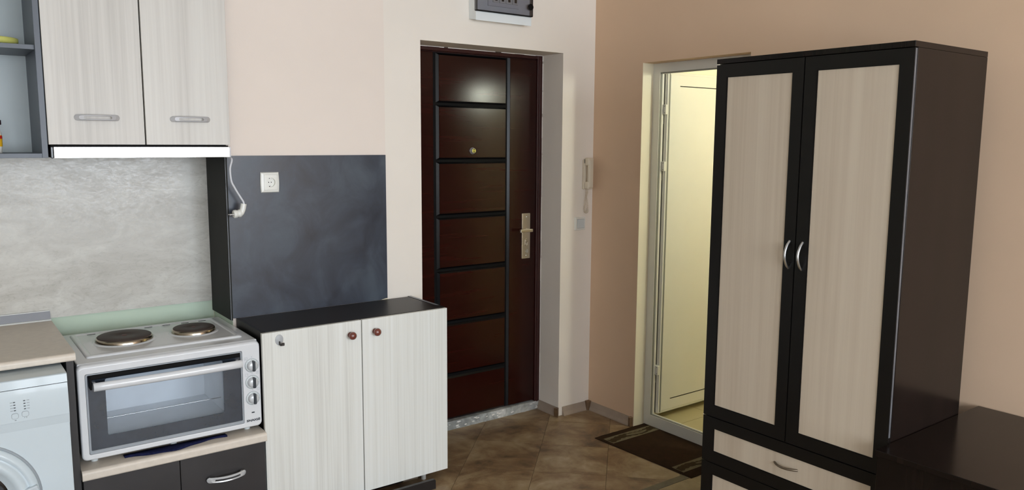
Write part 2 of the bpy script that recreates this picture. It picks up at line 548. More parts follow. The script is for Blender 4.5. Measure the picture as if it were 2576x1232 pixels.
m.box(WIN[0], WIN[1], REAR_Y - .15, REAR_Y, 0, WIN[2])
m.box(WIN[0], WIN[1], REAR_Y - .15, REAR_Y, WIN[3], CEIL)
structure(m, 'wall_rear', 'wall_other', 'cream painted wall with the window, behind the camera')
win = thing('window_1', 'wide white framed window behind the camera that lights the room', 'window', ((WIN[0] + WIN[1]) / 2, REAR_Y - .07, WIN[2]), kind='structure')
m = MB()
for i in range(5):
    x = WIN[0] + (WIN[1] - WIN[0]) * i / 4
    m.box(max(x - .03, WIN[0]), min(x + .03, WIN[1]), REAR_Y - .10, REAR_Y - .04, WIN[2], WIN[3])
m.box(WIN[0], WIN[1], REAR_Y - .10, REAR_Y - .04, WIN[2], WIN[2] + .05)
m.box(WIN[0], WIN[1], REAR_Y - .10, REAR_Y - .04, WIN[3] - .05, WIN[3])
m.build('window_frame', 'pvc', win)

# gathered curtains at the window behind the camera
M['curtain'] = plain('white_curtain_cloth', (222, 222, 220), 0.9, var=0.03, spec=0.1)
def curtain(x0, x1, lab):
    mm = MB()
    n = 40
    P = []
    for k in range(n + 1):
        t = k / n
        P.append((x0 + (x1 - x0) * t, REAR_Y + .10 + .035 * math.sin(t * (x1 - x0) * 75)))
    Q = [(x, y + .004) for x, y in P]
    mm.prism(P + Q[::-1], 'z', .02, 2.52)
    return tag(mm.build('curtain', 'curtain'), lab, 'curtain')
curtain(.22, .56, 'gathered white curtain hanging left of the middle of the window behind the camera')
curtain(1.02, 1.16, 'narrow gathered white curtain near the middle of the window behind the camera')

# ---- floor tiles, 45 degrees, 0.346 m
def clip(poly, x0, x1, y0, y1):
    def cut(P, inside, inter):
        out = []
        for i in range(len(P)):
            a, b = P[i], P[(i + 1) % len(P)]
            if inside(a):
                out.append(a)
                if not inside(b): out.append(inter(a, b))
            elif inside(b):
                out.append(inter(a, b))
        return out
    def ix(c):
        return lambda a, b: (c, a[1] + (b[1] - a[1]) * (c - a[0]) / (b[0] - a[0]))
    def iy(c):
        return lambda a, b: (a[0] + (b[0] - a[0]) * (c - a[1]) / (b[1] - a[1]), c)
    for ins, it in ((lambda p: p[0] >= x0, ix(x0)), (lambda p: p[0] <= x1, ix(x1)),
                    (lambda p: p[1] >= y0, iy(y0)), (lambda p: p[1] <= y1, iy(y1))):
        if len(poly) < 3: return []
        poly = cut(poly, ins, it)
    return poly

STRIP0, STRIP1 = 2.352, 2.395
regions = [(1.05, XR, STRIP1, YW), (DOOR_X0, XJ, YW, 3.538), (XR, XR + .082, BO0, BO1)]
g = 0.49; hg = 0.0016
def uv(u, v):      # u = x - y, v = x + y
    return ((u + v) / 2, (v - u) / 2)
for i in range(-6, 4):
    for j in range(-6, 4):
        u0, v0 = -0.585 + g * i, 5.597 + g * j
        quad = [uv(u0 + hg, v0 + hg), uv(u0 + g - hg, v0 + hg), uv(u0 + g - hg, v0 + g - hg), uv(u0 + hg, v0 + g - hg)]
        m = MB()
        for rg in regions:
            p = clip(quad, *rg)
            if len(p) >= 3:
                m.prism(p, 'z', -0.002, random.uniform(-0.0004, 0.0))
        if m.v:
            m.build('tile', 'tile', floor)
M['room_tile'] = floor_stone('room_tile', [(120, 100, 72), (140, 120, 90), (156, 136, 104), (170, 150, 118)])
M['joint'] = plain('grey_joint', (112, 103, 84), 0.85, var=0.12, vscale=30)
part('joint_strip', 'joint', floor, (1.0, XR, STRIP0, STRIP1, -0.002, 0.0005), label='wide grey joint between the two tile layings')
for i in range(-9, 8):
    for j in range(6):
        x0 = 1.60 + i * .33; y1 = STRIP0 - .002 - j * .33
        a, b_ = max(x0, XL + .002), min(x0 + .327, XR - .002)
        if b_ - a > .02:
            part('tile', 'room_tile', floor, (a, b_, y1 - .327, y1, -0.002, 0))

# ---- baseboards (cove section leaning on the wall)
def bb_prof(s):     # (distance from wall, z)
    return [(0.0005, 0), (0.021, 0), (0.020, .006), (0.013, .022), (0.009, .038), (0.006, .05), (0.0005, .05)]
m = MB(); m.prism([(XJ - d, z) for d, z in bb_prof(1)], 'y', YW + .012, 3.537)
structure(m, 'baseboard_jamb', 'baseboard', 'grey-beige skirting on the jamb right of the entrance door', 'baseboard')
m = MB(); m.prism([(YW - d, z) for d, z in bb_prof(1)], 'x', XJ + .028, XR - .03)
structure(m, 'baseboard_entrance', 'baseboard', 'short grey-beige skirting under the light switch', 'baseboard')
m = MB(); m.prism([(XR - d, z) for d, z in bb_prof(1)], 'y', BO1 + .02, YW - .028)
structure(m, 'baseboard_right', 'baseboard', 'grey-beige skirting between room corner and bathroom door', 'baseboard')
def corner_cap(x0, x1, y0, y1, lab):
    mm = MB(); mm.box(x0, x1, y0, y1, 0, .054, .003)
    return structure(mm, 'baseboard_cap', 'skirt_cap', lab, 'skirting cap')
mm = MB(); mm.prism([(XJ - .024, YW + .010), (XJ - .019, YW - .020), (XJ + .002, YW - .0015), (XJ - .001, YW + .010)], 'z', 0, .050)
structure(mm, 'baseboard_cap', 'skirt_cap', 'brown skirting cap on the outer corner beside the entrance door', 'skirting cap')
corner_cap(XR - .032, XR - .001, YW - .030, YW - .001, 'brown skirting cap in the inner room corner')
corner_cap(XR - .024, XR - .001, BO1 + .002, BO1 + .019, 'brown skirting cap beside the bathroom door frame')

# ------------------------------------------------------------------ entrance door
d1 = thing('door_1', 'dark glossy mahogany entrance door with seven raised fields', 'door', (2.40, YD, 0), kind='structure')
m = MB()
m.box(DOOR_X0 + .001, XJ - .0015, YD + .012, YD + .06, 0.05, DOOR_TOP - .002)        # backing
m.box(2.812, XJ - .0015, YD - .016, YD + .02, 0.045, DOOR_TOP - .002, .003)
m.box(2.822, 2.833, YD - .021, YD - .014, 0.045, 2.022, .002)
m.box(DOOR_X0 + .001, 2.035, YD - .016, YD + .02, 0.045, DOOR_TOP - .002, .003)
m.box(2.035, 2.812, YD - .016, YD + .02, 2.022, DOOR_TOP - .002, .003)
m.build('door_frame', 'mahogany_frame', d1)
rng = random.Random(11)
m = MB()
x = DOOR_X0 + .002
while x < XJ - .03:
    L = rng.uniform(.02, .09)
    if rng.random() < .86:
        m.box(x, min(x + L, XJ - .002), YD - .0172, YD - .0155, DOOR_TOP - .0022 - rng.uniform(.0002, .0022), DOOR_TOP - .0003)
    x += L
z = .06
while z < 2.03:
    L = rng.uniform(.05, .3)
    m.box(XJ - .0012 - rng.uniform(.0008, .003), XJ - .0003, YD - .0172, YD - .0155, z, min(z + L, 2.04))
    z += L + rng.uniform(.0, .02)
tag(m.build('filler_line', 'white_chip', d1), kind='stuff')
m = MB()
m.box(2.04, 2.138, YD - .004, YD + .012, 0.055, 2.018, .002)
leaf = m.build('door_leaf', 'mahogany', d1)
part('groove', 'black', d1, (2.138, 2.814, YD + .006, YD + .012, 0.055, 2.018), label='black grooved field between the stiles')
def field(mb, x0, x1, z0, z1, il, ir, iz, yb, yf):
    vs = [(x0, yb, z0), (x1, yb, z0), (x1, yb, z1), (x0, yb, z1),
          (x0 + il, yf, z0 + iz), (x1 - ir, yf, z0 + iz), (x1 - ir, yf, z1 - iz), (x0 + il, yf, z1 - iz)]
    mb.add(vs, [(0, 1, 2, 3), (4, 5, 6, 7), (0, 1, 5, 4), (1, 2, 6, 5), (2, 3, 7, 6), (3, 0, 4, 7)])
    return mb
gz = [2.014, 1.757, 1.464, 1.171, 0.884, 0.594, 0.302, 0.055]
for k in range(7):
    z1 = gz[k] - (.007 if k else 0); z0 = gz[k + 1] + (.007 if k < 6 else 0)
    pn = field(MB(), 2.1565, 2.6035, z0, z1, .0140, .006, .009, YD + .004, YD - .0045).build('raised_panel', 'groove', d1)
    MB().box(2.1712, 2.5970, YD - .0060, YD - .0042, z0 + .0095, z1 - .0095, .0006).build('panel_field', 'mahogany', pn)
st = field(MB(), 2.6135, 2.8120, .0545, 2.0185, .0130, .001, .002, YD + .004, YD - .0045).build('lock_stile', 'groove', d1)
part('stile_field', 'mahogany', st, (2.6272, 2.8110, YD - .0060, YD - .0042, .057, 2.016), b=.0006)
# steel plate, lever, lock
hp = MB()
hp.prism(rrect(2.712, 2.771, 0.905, 1.163, .004, 2), 'y', YD - .004, YD - .010)
hp.prism(rrect(2.716, 2.767, 0.908, 1.160, .004, 2), 'y', YD - .010, YD - .013)
plate = hp.build('handle_plate', 'nickel', d1)
m = MB()
m.cyl((2.742, YD - .013, 1.0685), (2.742, YD - .048, 1.0685), .009, 14)
m.box(2.668, 2.756, YD - .058, YD - .044, 1.060, 1.0775, .003, 2)
m.build('lever', 'nickel', plate)
m = MB()
m.ring(rrect(2.733, 2.752, .976, 1.018, .0094, 5), rrect(2.7355, 2.7495, .9785, 1.0155, .0069, 5), 'y', YD - .013, YD - .0165)
m.cyl((2.7425, YD - .013, 1.006), (2.7425, YD - .020, 1.006), .0075, 16)
m.box(2.7385, 2.7465, YD - .0165, YD - .013, .981, .997, .002)
m.build('lock_cylinder', 'nickel', plate)
part('keyhole', 'black', plate, (2.7415, 2.7435, YD - .0204, YD - .0198, 1.000, 1.008))
m = MB()
for a, b_ in (((2.733, .954), (2.740, .947)), ((2.740, .947), (2.733, .944)), ((2.744, .956), (2.752, .954)), ((2.752, .954), (2.753, .938)), ((2.745, .952), (2.746, .938))):
    m.cyl((a[0], YD - .0133, a[1]), (b_[0], YD - .0133, b_[1]), .0011, 6)
m.build('engraved_mark', 'alu_light', plate)
m = MB()
for z in (1.143, .922):
    m.lathe([(.0001, .0022), (.003, .0018), (.0042, 0)], (2.742, YD - .0128, z), (0, -1, 0), 12)
m.build('screw', 'steel', plate)
m = MB()
m.lathe([(.0185, 0), (.0185, .0025), (.0170, .0040), (.0165, .0055), (.0150, .0062), (.0150, .0105), (.0140, .0115), (.0138, .0140), (.0122, .0150)], (2.378, YD - .006, 1.516), (0, -1, 0), 28)
peep = m.build('peephole', 'peep_silver', d1)
MB().lathe([(.0112, 0), (.0112, .0010)], (2.378, YD - .0207, 1.516), (0, -1, 0), 24).build('peephole_face', 'brass', peep)
for z in (1.5215, 1.5105):
    MB().cyl((2.378, YD - .0216, z), (2.378, YD - .0226, z), .0034, 12).build('peephole_hole', 'black', peep)
MB().prism([(2.706, 1.9015), (2.716, 1.8985), (2.732, 1.896), (2.744, 1.8975), (2.749, 1.902), (2.7575, 1.911), (2.738, 1.9035), (2.722, 1.903)], 'y', YD - .0046, YD - .004).build('paint_chip', 'white_chip', d1)
# worn threshold
m = MB()
rng = random.Random(3)
xs = [DOOR_X0 + .001 + (XJ - .0015 - DOOR_X0 - .001) * k / 46 for k in range(47)]
pts = [(x, 3.5395 - rng.uniform(0, .006)) for x in xs]
m.prism([(xs[-1], 3.615), (xs[0], 3.615)] + pts, 'z', -0.004, 0.048)
structure(m, 'trim_1', 'threshold', 'worn grey cement threshold under the entrance door', 'threshold')
m = MB()
for k in range(26):
    x = rng.uniform(DOOR_X0 + .2, XJ - .03)
    z = rng.uniform(.006, .042)
    L = rng.uniform(.008, .03)
    hh = rng.uniform(.002, .006)
    m.prism([(x, z), (x + L * .4, z - hh * .5), (x + L, z + hh * .2), (x + L * .7, z + hh), (x + L * .2, z + hh * .8)], 'y', 3.5325, 3.5365)
# flakes of white filler left along the foot of the threshold
tag(m.build('filler_flake', 'white_chip', bpy.data.objects['trim_1']), kind='stuff')

# ------------------------------------------------------------------ bathroom beyond the right wall
FX = 3.16
m = MB(); m.box(XR + .15, 4.75, 1.5, 3.15, -.1, .028)
bfl = structure(m, 'floor.001', 'grout', 'cream tiled bathroom floor seen through the open door', 'floor')
for i in range(5):
    for j in range(5):
        x0 = 3.232 + i * .302; y0 = 2.810 - .302 * 4 + j * .302
        if x0 > 4.7 or y0 > 2.98: continue
        part('tile', 'bath_tile', bfl, (x0, min(x0 + .3, 4.7), max(y0, 1.62), min(y0 + .3, 2.99), .028, .031))
m = MB()
m.box(XR + .15, 4.75, 2.995, 3.15, 0, CEIL); m.box(4.6, 4.75, 1.5, 2.995, 0, CEIL); m.box(XR + .15, 4.6, 1.5, 1.62, 0, CEIL)
structure(m, 'wall_bathroom', 'bath_wall', 'shiny cream bathroom walls behind the open white door')
m = MB(); m.box(XR + .15, 4.6, 1.62, 2.995, 2.42, 2.47)
structure(m, 'ceiling.001', 'ceiling', 'low white bathroom ceiling above the open door', 'ceiling')

d2 = thing('door_2', 'white plastic bathroom door standing open behind the wardrobe', 'door', (FX, 2.655, .02), kind='structure')
def hole_frame(y0, y1, z0, z1, wdt, x0, x1):
    out = [(y0, z0), (y1, z0), (y1, z1), (y0, z1)]
    inn = [(y0 + wdt, .0645), (y1 - wdt, .0645), (y1 - wdt, z1 - wdt), (y0 + wdt, z1 - wdt)]
    mm = MB(); mm.ring(out, inn, 'x', x0, x1)
    return mm
m = hole_frame(BO0 + .001, BO1 - .001, .0002, BO_TOP - .0005, .0475, FX, FX + .034)
# thin stepped lips round the inside
y0, y1, z0, z1 = BO0 + .048, BO1 - .048, .064, BO_TOP - .049
o4 = [(y0, z0), (y1, z0), (y1, z1), (y0, z1)]
i4 = [(y0 + .006, z0 + .006), (y1 - .006, z0 + .006), (y1 - .006, z1 - .006), (y0 + .006, z1 - .006)]
m.ring(o4, i4, 'x', FX + .014, FX + .022)
fr = m.build('door_frame', 'pvc', d2)
m = MB()
m.ring([(y0, z0), (y1, z0), (y1, z1), (y0, z1)], [(y0 + .003, z0 + .003), (y1 - .003, z0 + .003), (y1 - .003, z1 - .003), (y0 + .003, z1 - .003)], 'x', FX + .004, FX + .010)
m.build('gasket', 'pvc_grey', fr)
LX0, LX1, LY0, LY1, LZ0, LZ1 = 3.204, 3.80, 2.9265, 2.976, .066, 1.936
m = MB()
m.box(LX0, LX1, LY0, LY1, LZ0, LZ1, .002)
m.box(LX0 - .004, LX0, LY0 + .010, LY0 + .016, LZ0 + .004, LZ1 - .004)      # ridges on the hinge edge
m.box(LX0 - .004, LX0, LY0 + .034, LY0 + .042, LZ0 + .004, LZ1 - .004)
m.box(LX0 + .018, LX1 - .018, LY0 - .003, LY0, LZ0 + .012, LZ1 - .012, .0015)
lf = m.build('door_leaf', 'pvc', d2)
part('gasket', 'pvc_grey', lf, (LX0 + .011, LX0 + .016, LY0 - .002, LY0 + .0005, LZ0 + .006, LZ1 - .006),
     (LX0 - .002, LX0, LY0 + .020, LY0 + .030, LZ0 + .004, LZ1 - .004))
part('edge_rebate', 'pvc_grey', lf, (LX0 - .0006, LX0 + .0005, LY0 + .0165, LY0 + .0335, LZ0 + .004, LZ1 - .004))
part('painted_shadow_gap', 'black', fr, (3.1945, 3.1965, 2.9585, 2.9915, .068, 1.930))  # black strip painted in for the shade between door frame and leaf
part('panel_joint', 'groove', lf, (3.296, LX1 - .09, LY0 - .0036, LY0 - .0028, 1.862, 1.8665), (3.296, LX1 - .09, LY0 - .0036, LY0 - .0028, .136, .1405))
for zt, zb in ((1.7657, 1.7139), (1.4655, 1.4142), (.3434, .2905)):
    m = MB()
    m.box(3.185, 3.201, 2.9205, 2.954, zb, zt, .002)
    m.box(3.181, 3.188, 2.944, 2.9525, zb - .052, zb, .002)
    m.box(3.188, 3.206, 2.949, 2.953, zb - .05, zt)
    hg_ = m.build('hinge', 'pvc', lf)
    m = MB()
    for z in (zb + .008, zt - .008):
        m.cyl((3.185, 2.928, z), (3.184, 2.928, z), .0028, 8)
    for z in (zb - .008, zb - .042):
        m.cyl((3.181, 2.948, z), (3.180, 2.948, z), .0028, 8)
    m.build('screw', 'pvc_grey', hg_)
# the lamp that lights the bathroom
lamp = thing('bathroom_wall_lamp', 'lit round glass lamp on the bathroom wall, hidden by the wardrobe', 'lamp', (3.50, 1.62, 1.935))
MB().lathe([(.05, 0), (.05, .018), (.03, .03), (.03, .03), (.012, .032), (.012, .285)], (3.50, 1.62, 1.935), (0, 1, 0), 20).build('base', 'pvc', lamp)
m = MB()
m.lathe([(.05 * math.sin(math.pi * k / 10) + .0001, -.05 * math.cos(math.pi * k / 10)) for k in range(11)], (3.50, 1.95, 1.935), (0, 1, 0), 20, cap=False)
m.build('globe', 'lamp', lamp)

# ------------------------------------------------------------------ kitchen run
# stone-look backsplash panel
m = MB(); m.box(XL + .9, 1.0195, YB, YB + .0115, .848, 1.62)
tag(m.build('backsplash_panel', 'backsplash'), 'pale stone-look backsplash panel below the upper cabinet', 'backsplash')

# upper cabinet
UC = thing('wall_cabinet', 'upper kitchen cabinet with two pale wood-grain doors above the range hood', 'cabinet', (.703, 3.47, 1.546))
m = MB()
m.box(.381, .397, 3.33, YB - .001, 1.546, 2.32); m.box(1.0085, 1.0245, 3.33, YB - .001, 1.546, 2.32)
m.box(.397, 1.0085, 3.33, YB - .001, 1.546, 1.562); m.box(.397, 1.0085, 3.33, YB - .001, 2.304, 2.32)
m.box(.397, 1.0085, 3.618, YB - .001, 1.562, 2.304)
m.build('carcass', 'wenge_black', UC)
def slot_handle(mb, x0, x1, z, hh, ybase, bow, th=.006, slot=.56, sh=.42):
    """flat stadium-shaped bow handle with a slot, facing -Y"""
    L = x1 - x0; cx = (x0 + x1) / 2
    out = []; inn = []
    N = 10
    for s in (1, -1):
        for k in range(N + 1):
            t = -1 + 2 * k / N if s > 0 else 1 - 2 * k / N
            out.append((cx + t * (L / 2 - hh), z + s * hh)); inn.append((cx + t * (L / 2 * slot), z + s * hh * sh))
        for k in range(1, 12):
            a = math.pi / 2 - math.pi * k / 12
            if s < 0: a += math.pi
            out.append((cx + s * (L / 2 - hh) + hh * math.cos(a), z + hh * math.sin(a)))
            inn.append((cx + s * (L / 2 * slot) + hh * sh * math.cos(a), z + hh * sh * math.sin(a)))
    def Y(x):
        t = (x - cx) / (L / 2)
        return ybase - bow * (1 - t * t)
    n = len(out)
    vs = [(x, Y(x) - th * .6, zz) for x, zz in out] + [(x, Y(x) - th, zz) for x, zz in inn] + \
         [(x, Y(x), zz) for x, zz in out] + [(x, Y(x), zz) for x, zz in inn]
    mid = [((a[0] + b[0]) / 2, Y((a[0] + b[0]) / 2) - th * 1.15, (a[1] + b[1]) / 2) for a, b in zip(out, inn)]
    vs += mid
    fs = []
    for i in range(n):
        j = (i + 1) % n
        fs += [(i, j, 4 * n + j, 4 * n + i), (4 * n + i, 4 * n + j, n + j, n + i), (2 * n + i, 3 * n + i, 3 * n + j, 2 * n + j),
               (i, 2 * n + i, 2 * n + j, j), (n + i, n + j, 3 * n + j, 3 * n + i)]
    mb.add(vs, fs)
    return mb
for x0, x1, h0, h1, zh in ((.3795, .7035, .466, .618, 1.6455), (.7088, 1.0258, .798, .949, 1.6462)):
    d = part('door', 'white_lam', UC, (x0, x1, 3.310, 3.3275, 1.5465, 2.318), b=.0008)
    hm = slot_handle(MB(), h0, h1, zh, .0112, 3.3095, .022)
    hm.cyl((h0 + .012, 3.310, zh), (h0 + .012, 3.304, zh), .007, 10); hm.cyl((h1 - .012, 3.310, zh), (h1 - .012, 3.304, zh), .007, 10)
    hm.build('handle', 'matt_silver', d)

# hood
HD = thing('range_hood', 'slim built-in range hood with a bright steel front under the upper cabinet', 'range hood', (.705, 3.46, 1.497))
part('body', 'black', HD, (.386, 1.020, 3.318, 3.60, 1.499, 1.5435))
part('front_panel', 'steel', HD, (.393, 1.022, 3.3035, 3.318, 1.4965, 1.5385), b=.0015, seg=2)
part('end_cap', 'black_gloss', HD, (.383, .3925, 3.3045, 3.318, 1.4970, 1.5385), b=.002)
part('end_cap', 'matt_silver', HD, (1.0222, 1.0262, 3.3045, 3.318, 1.4970, 1.5385), b=.001)
m = MB()
m.tube([(1.0195, 3.345, 1.4985), (1.0275, 3.318, 1.493), (1.0275, 3.303, 1.482), (1.0185, 3.30, 1.4485), (1.0218, 3.30, 1.3997), (1.0330, 3.30, 1.374), (1.0458, 3.30, 1.350), (1.0585, 3.30, 1.328), (1.0682, 3.30, 1.310), (1.0690, 3.30, 1.292)], .0042, 8, 5)
cord = m.build('power_cord', 'cable', HD)
m = MB()
m.lathe([(.0145, 0), (.0172, .003), (.0172, .013), (.0150, .015), (.0150, .020), (.0165, .022), (.0165, .030), (.010, .034)], (1.0245, 3.30, 1.2625), (1, 0, .1), 20)
m.tube([(1.047, 3.30, 1.258), (1.056, 3.30, 1.266), (1.0635, 3.30, 1.280), (1.069, 3.30, 1.304)], .0122, 10, 3)
plug = m.build('plug', 'plastic_white', cord)
m = MB()
for dy in (-.0095, .0095):
    m.cyl((1.0250, 3.30 + dy, 1.2625), (1.0070, 3.30 + dy, 1.2610), .0024, 8)
m.build('pin', 'steel', cord)

# open shelf unit at the left
SU = thing('open_shelf_unit', 'dark slate open shelf unit left of the upper cabinet, cut by the frame', 'shelf', (.07, 3.47, 1.4985))
part('side_panel', 'slate_shelf', SU, (.3575, .3765, 3.312, YB - .001, 1.4985, 2.32), b=.0006)
part('side_panel', 'slate_shelf', SU, (-.24, -.221, 3.312, YB - .001, 1.4985, 2.32), b=.0006)
part('shelf', 'slate_shelf', SU, (-.221, .3575, 3.314, YB - .006, 1.4985, 1.5145), b=.0006)
part('shelf', 'slate_shelf', SU, (-.221, .3575, 3.326, YB - .006, 1.881, 1.8975), b=.0006)
part('shelf', 'slate_shelf', SU, (-.221, .3575, 3.314, YB - .006, 2.303, 2.32), b=.0006)
part('back_panel', 'shelf_back', SU, (-.221, .3575, YB - .006, YB - .001, 1.4985, 2.32))
m = MB()
m.lathe([(.045, 0), (.078, .003), (.084, .012), (.084, .024), (.080, .0255), (.072, .022), (.0001, .021)], (.2365, 3.43, 1.8977), (0, 0, 1), 32)
tag(m.build('round_dish', 'dish'), 'yellow-green round dish on the middle open shelf', 'dish')
bt = thing('sauce_bottle', 'small bottle with yellow and red label on the lowest open shelf', 'bottle', (.2125, 3.40, 1.5147))
MB().lathe([(.029, 0), (.0315, .003), (.0315, .018), (.0325, .022), (.0325, .070), (.030, .078), (.022, .090), (.013, .100), (.012, .106)], (.2125, 3.40, 1.5147), (0, 0, 1), 24).build('body', 'plastic_white', bt)
MB().lathe([(.0329, 0), (.0333, .012), (.0333, .030), (.0329, .040)], (.2125, 3.40, 1.5385), (0, 0, 1), 24, cap=False).build('label_band', 'label_yellow', bt)
MB().lathe([(.0336, 0), (.0336, .011)], (.2125, 3.40, 1.5660), (0, 0, 1), 24, cap=False).build('label_stripe', 'label_red', bt)
MB().lathe([(.016, 0), (.0335, .002), (.0335, .018), (.024, .022)], (.2125, 3.40, 1.6140), (0, 0, 1), 24).build('cap', 'cap_dark', bt)

# left worktop with rounded front edge and aluminium strip
def worktop_profile(yf, yb, z0, z1, r):
    pts = [(yb, z0), (yb, z1)]
    for k in range(7):
        a = math.radians(90 + 90 * k / 6)
        pts.append((yf + r + r * math.cos(a), z1 - r + r * math.sin(a)))
    for k in range(4):
        a = math.radians(180 + 90 * k / 3)
        pts.append((yf + r * .5 + r * .5 * math.cos(a), z0 + r * .5 + r * .5 * math.sin(a)))
    return pts
m = MB(); m.prism(worktop_profile(2.998, 3.622, .816, .8430, .012), 'x', -.62, .3802)
tag(m.build('worktop', 'worktop'), 'beige worktop with a rounded edge above the washing machine', 'worktop')
ST = thing('upstand_strip', 'grey aluminium strip along the back edge of the left worktop', 'strip', (-.12, 3.61, .843))
MB().prism([(3.6275, .8435), (3.604, .8435), (3.606, .848), (3.6205, .8785), (3.6275, .8785)], 'x', -.62, .3785).build('strip', 'alu', ST)
MB().prism([(3.6275, .8788), (3.6210, .8788), (3.6220, .8815), (3.6275, .8825)], 'x', -.62, .3770).build('top_edge', 'alu_light', ST)
MB().prism([(3.6045, .8435), (3.6005, .8435), (3.6025, .8480), (3.6060, .8495)], 'x', -.62, .3795).build('lower_edge', 'alu_light', ST)
m = MB(); m.box(.3525, .3755, 3.022, 3.61, 0, .8155, .0008)
tag(m.build('end_panel', 'charcoal'), 'dark upright end panel between the washing machine and the mini oven', 'panel')

# washing machine
WM = thing('washing_machine', 'white front-loading washing machine under the beige worktop', 'washing machine', (.038, 3.15, 0))
WX0, WX1, WF = -.26, .337, 2.888
part('housing', 'washer_white', WM, (WX0, WX1, WF + .03, 3.45, .012, .770), b=.006, seg=2)
m = MB(); m.prism([(3.45, .7785), (WF + .0015, .7785), (WF + .0060, .8040), (WF + .0085, .8062), (WF + .014, .8070), (3.45, .8070)], 'x', WX0 - .0005, WX1 + .0005)
m.build('top_cover', 'washer_white', WM)
part('seam', 'led_dark', WM, (WX0 + .003, WX1 - .003, WF + .006, 3.44, .770, .7785))
pp = [(WF + .03, .6390), (WF + .0005, .6395), (WF - .0050, .6700), (WF - .0060, .6740)]
for k in range(19):
    t = k / 18
    pp.append((WF - .0060 + .0065 * t * t, .690 + (.7765 - .690) * t))
pp.append((WF + .03, .7765))
m = MB(); m.prism(pp, 'x', WX0, WX1)
pan = m.build('control_panel', 'washer_white', WM)
m = MB(); m.box(WX0, WX1, WF, WF + .03, .012, .770, .003, 2)
m.build('front_panel', 'washer_white', WM)
def pf(z):     # control panel face depth at height z
    t = max(0, (z - .690) / (.7765 - .690))
    return WF - .0060 + .0065 * t * t
for bx_, bz in ((.1853, .6939), (.2135, .6965)):
    b1 = MB(); b1.prism(rrect(bx_ - .0085, bx_ + .0085, bz - .0080, bz + .0080, .005, 4), 'y', pf(bz) + .003, pf(bz) - .0016)
    b1.build('button', 'washer_white', pan)
    b2 = MB(); b2.ring(rrect(bx_ - .0097, bx_ + .0097, bz - .0092, bz + .0092, .006, 4), rrect(bx_ - .0086, bx_ + .0086, bz - .0081, bz + .0081, .005, 4), 'y', pf(bz) + .003, pf(bz) - .0008)
    b2.build('button_ring', 'washer_ink', pan)
for cx_, z0_ in ((.1855, .7385), (.2130, .7395)):
    for k in range(4):
        z = z0_ - k * .0088
        part('indicator', 'led_dark', pan, (cx_ - .0028 + k * .0002, cx_ + .0028 + k * .0002, pf(z) - .0012, pf(z) + .002, z - .0013, z + .0013))
m = MB()
rng = random.Random(5)
for k in range(4):
    for q in range(3):
        z = .7385 - k * .0088; x = .1745 + q * .0026
        m.box(x, x + .0018, pf(z) - .0004, pf(z) + .001, z - .0018 + q * .0002, z + .0012)
        x = .2195 + q * .0026; z = .7395 - k * .0088
        m.box(x, x + .0018, pf(z) - .0004, pf(z) + .001, z - .0008 - q * .0003, z + .0016)
m.box(.1835, .1885, pf(.68) - .0004, pf(.68) + .001, .6785, .6815)
m.prism([(.2100, .6830), (.2100, .6865), (.2130, .6848)], 'y', pf(.684) - .0004, pf(.684) + .001)
m.box(.2150, .2160, pf(.684) - .0004, pf(.684) + .001, .6825, .6870); m.box(.2168, .2178, pf(.684) - .0004, pf(.684) + .001, .6825, .6870)
tag(m.build('panel_print', 'washer_ink', pan), kind='stuff')
dc = (.0385, WF, .4195)
m = MB(); m.lathe([(.2075, -.001), (.2075, .0015), (.2000, .0015)], dc, (0, -1, 0), 64, cap=False)
m.build('door_groove', 'washer_ink', WM)
m = MB(); m.lathe([(.1985, 0), (.2005, .006), (.1975, .012), (.186, .017), (.178, .018), (.1745, .013), (.172, .012), (.167, .018), (.158, .026), (.146, .026), (.136, .014), (.118, .002)], dc, (0, -1, 0), 72, cap=False)
dr = m.build('porthole_ring', 'washer_white', WM)
m = MB(); m.lathe([(.119, .001), (.108, .006), (.07, .002), (.0001, -.004)], dc, (0, -1, 0), 48)
m.build('porthole_glass', 'black_gloss', dr)
m = MB()
a0, a1 = math.radians(-22), math.radians(12)
arc = []
for k in range(9):
    a = a0 + (a1 - a0) * k / 8
    arc.append((dc[0] + .196 * math.cos(a), dc[2] + .196 * math.sin(a)))
for k in range(8, -1, -1):
    a = a0 + (a1 - a0) * k / 8
    arc.append((dc[0] + .150 * math.cos(a), dc[2] + .150 * math.sin(a)))
m.prism(arc, 'y', WF - .004, WF - .030, .003, 2)
m.build('door_handle', 'washer_grey', dr)
for x in (WX0 + .05, WX1 - .05):
    for y in (WF + .08, 3.39):
        MB().cyl((x, y, 0), (x, y, .014), .02, 12).build('foot', 'black', WM)

# lower drawer cabinet and its worktop
LC = thing('base_cabinet', 'low charcoal cabinet with two fronts under the mini oven', 'cabinet', (.70, 3.3, 0))
m = MB()
m.box(.379, .395, 3.034, 3.60, 0, .379); m.box(1.008, 1.0235, 3.034, 3.60, 0, .379)
m.box(.395, 1.008, 3.034, 3.60, .06, .076); m.box(.395, 1.008, 3.59, 3.60, .06, .379); m.box(.395, 1.008, 3.09, 3.105, 0, .06)
m.box(.692, .708, 3.034, 3.59, .076, .379)
m.build('carcass', 'wenge_black', LC)
part('door', 'charcoal', LC, (.380, .7005, 3.0145, 3.0325, .064, .3795), b=.0008)
dd = part('door', 'charcoal', LC, (.7030, 1.0230, 3.0145, 3.0325, .064, .3795), b=.0008)
hm = slot_handle(MB(), .7925, .9415, .2755, .0105, 3.008, .026, .0075, .60, .36)
hm.cyl((.805, 3.0145, .2755), (.805, 2.999, .2755), .0065, 10); hm.cyl((.929, 3.0145, .2755), (.929, 2.999, .2755), .0065, 10)
M['bright_handle'] = plain('bright_silver_handle', (214, 216, 219), 0.26, 0.35, var=0.02)
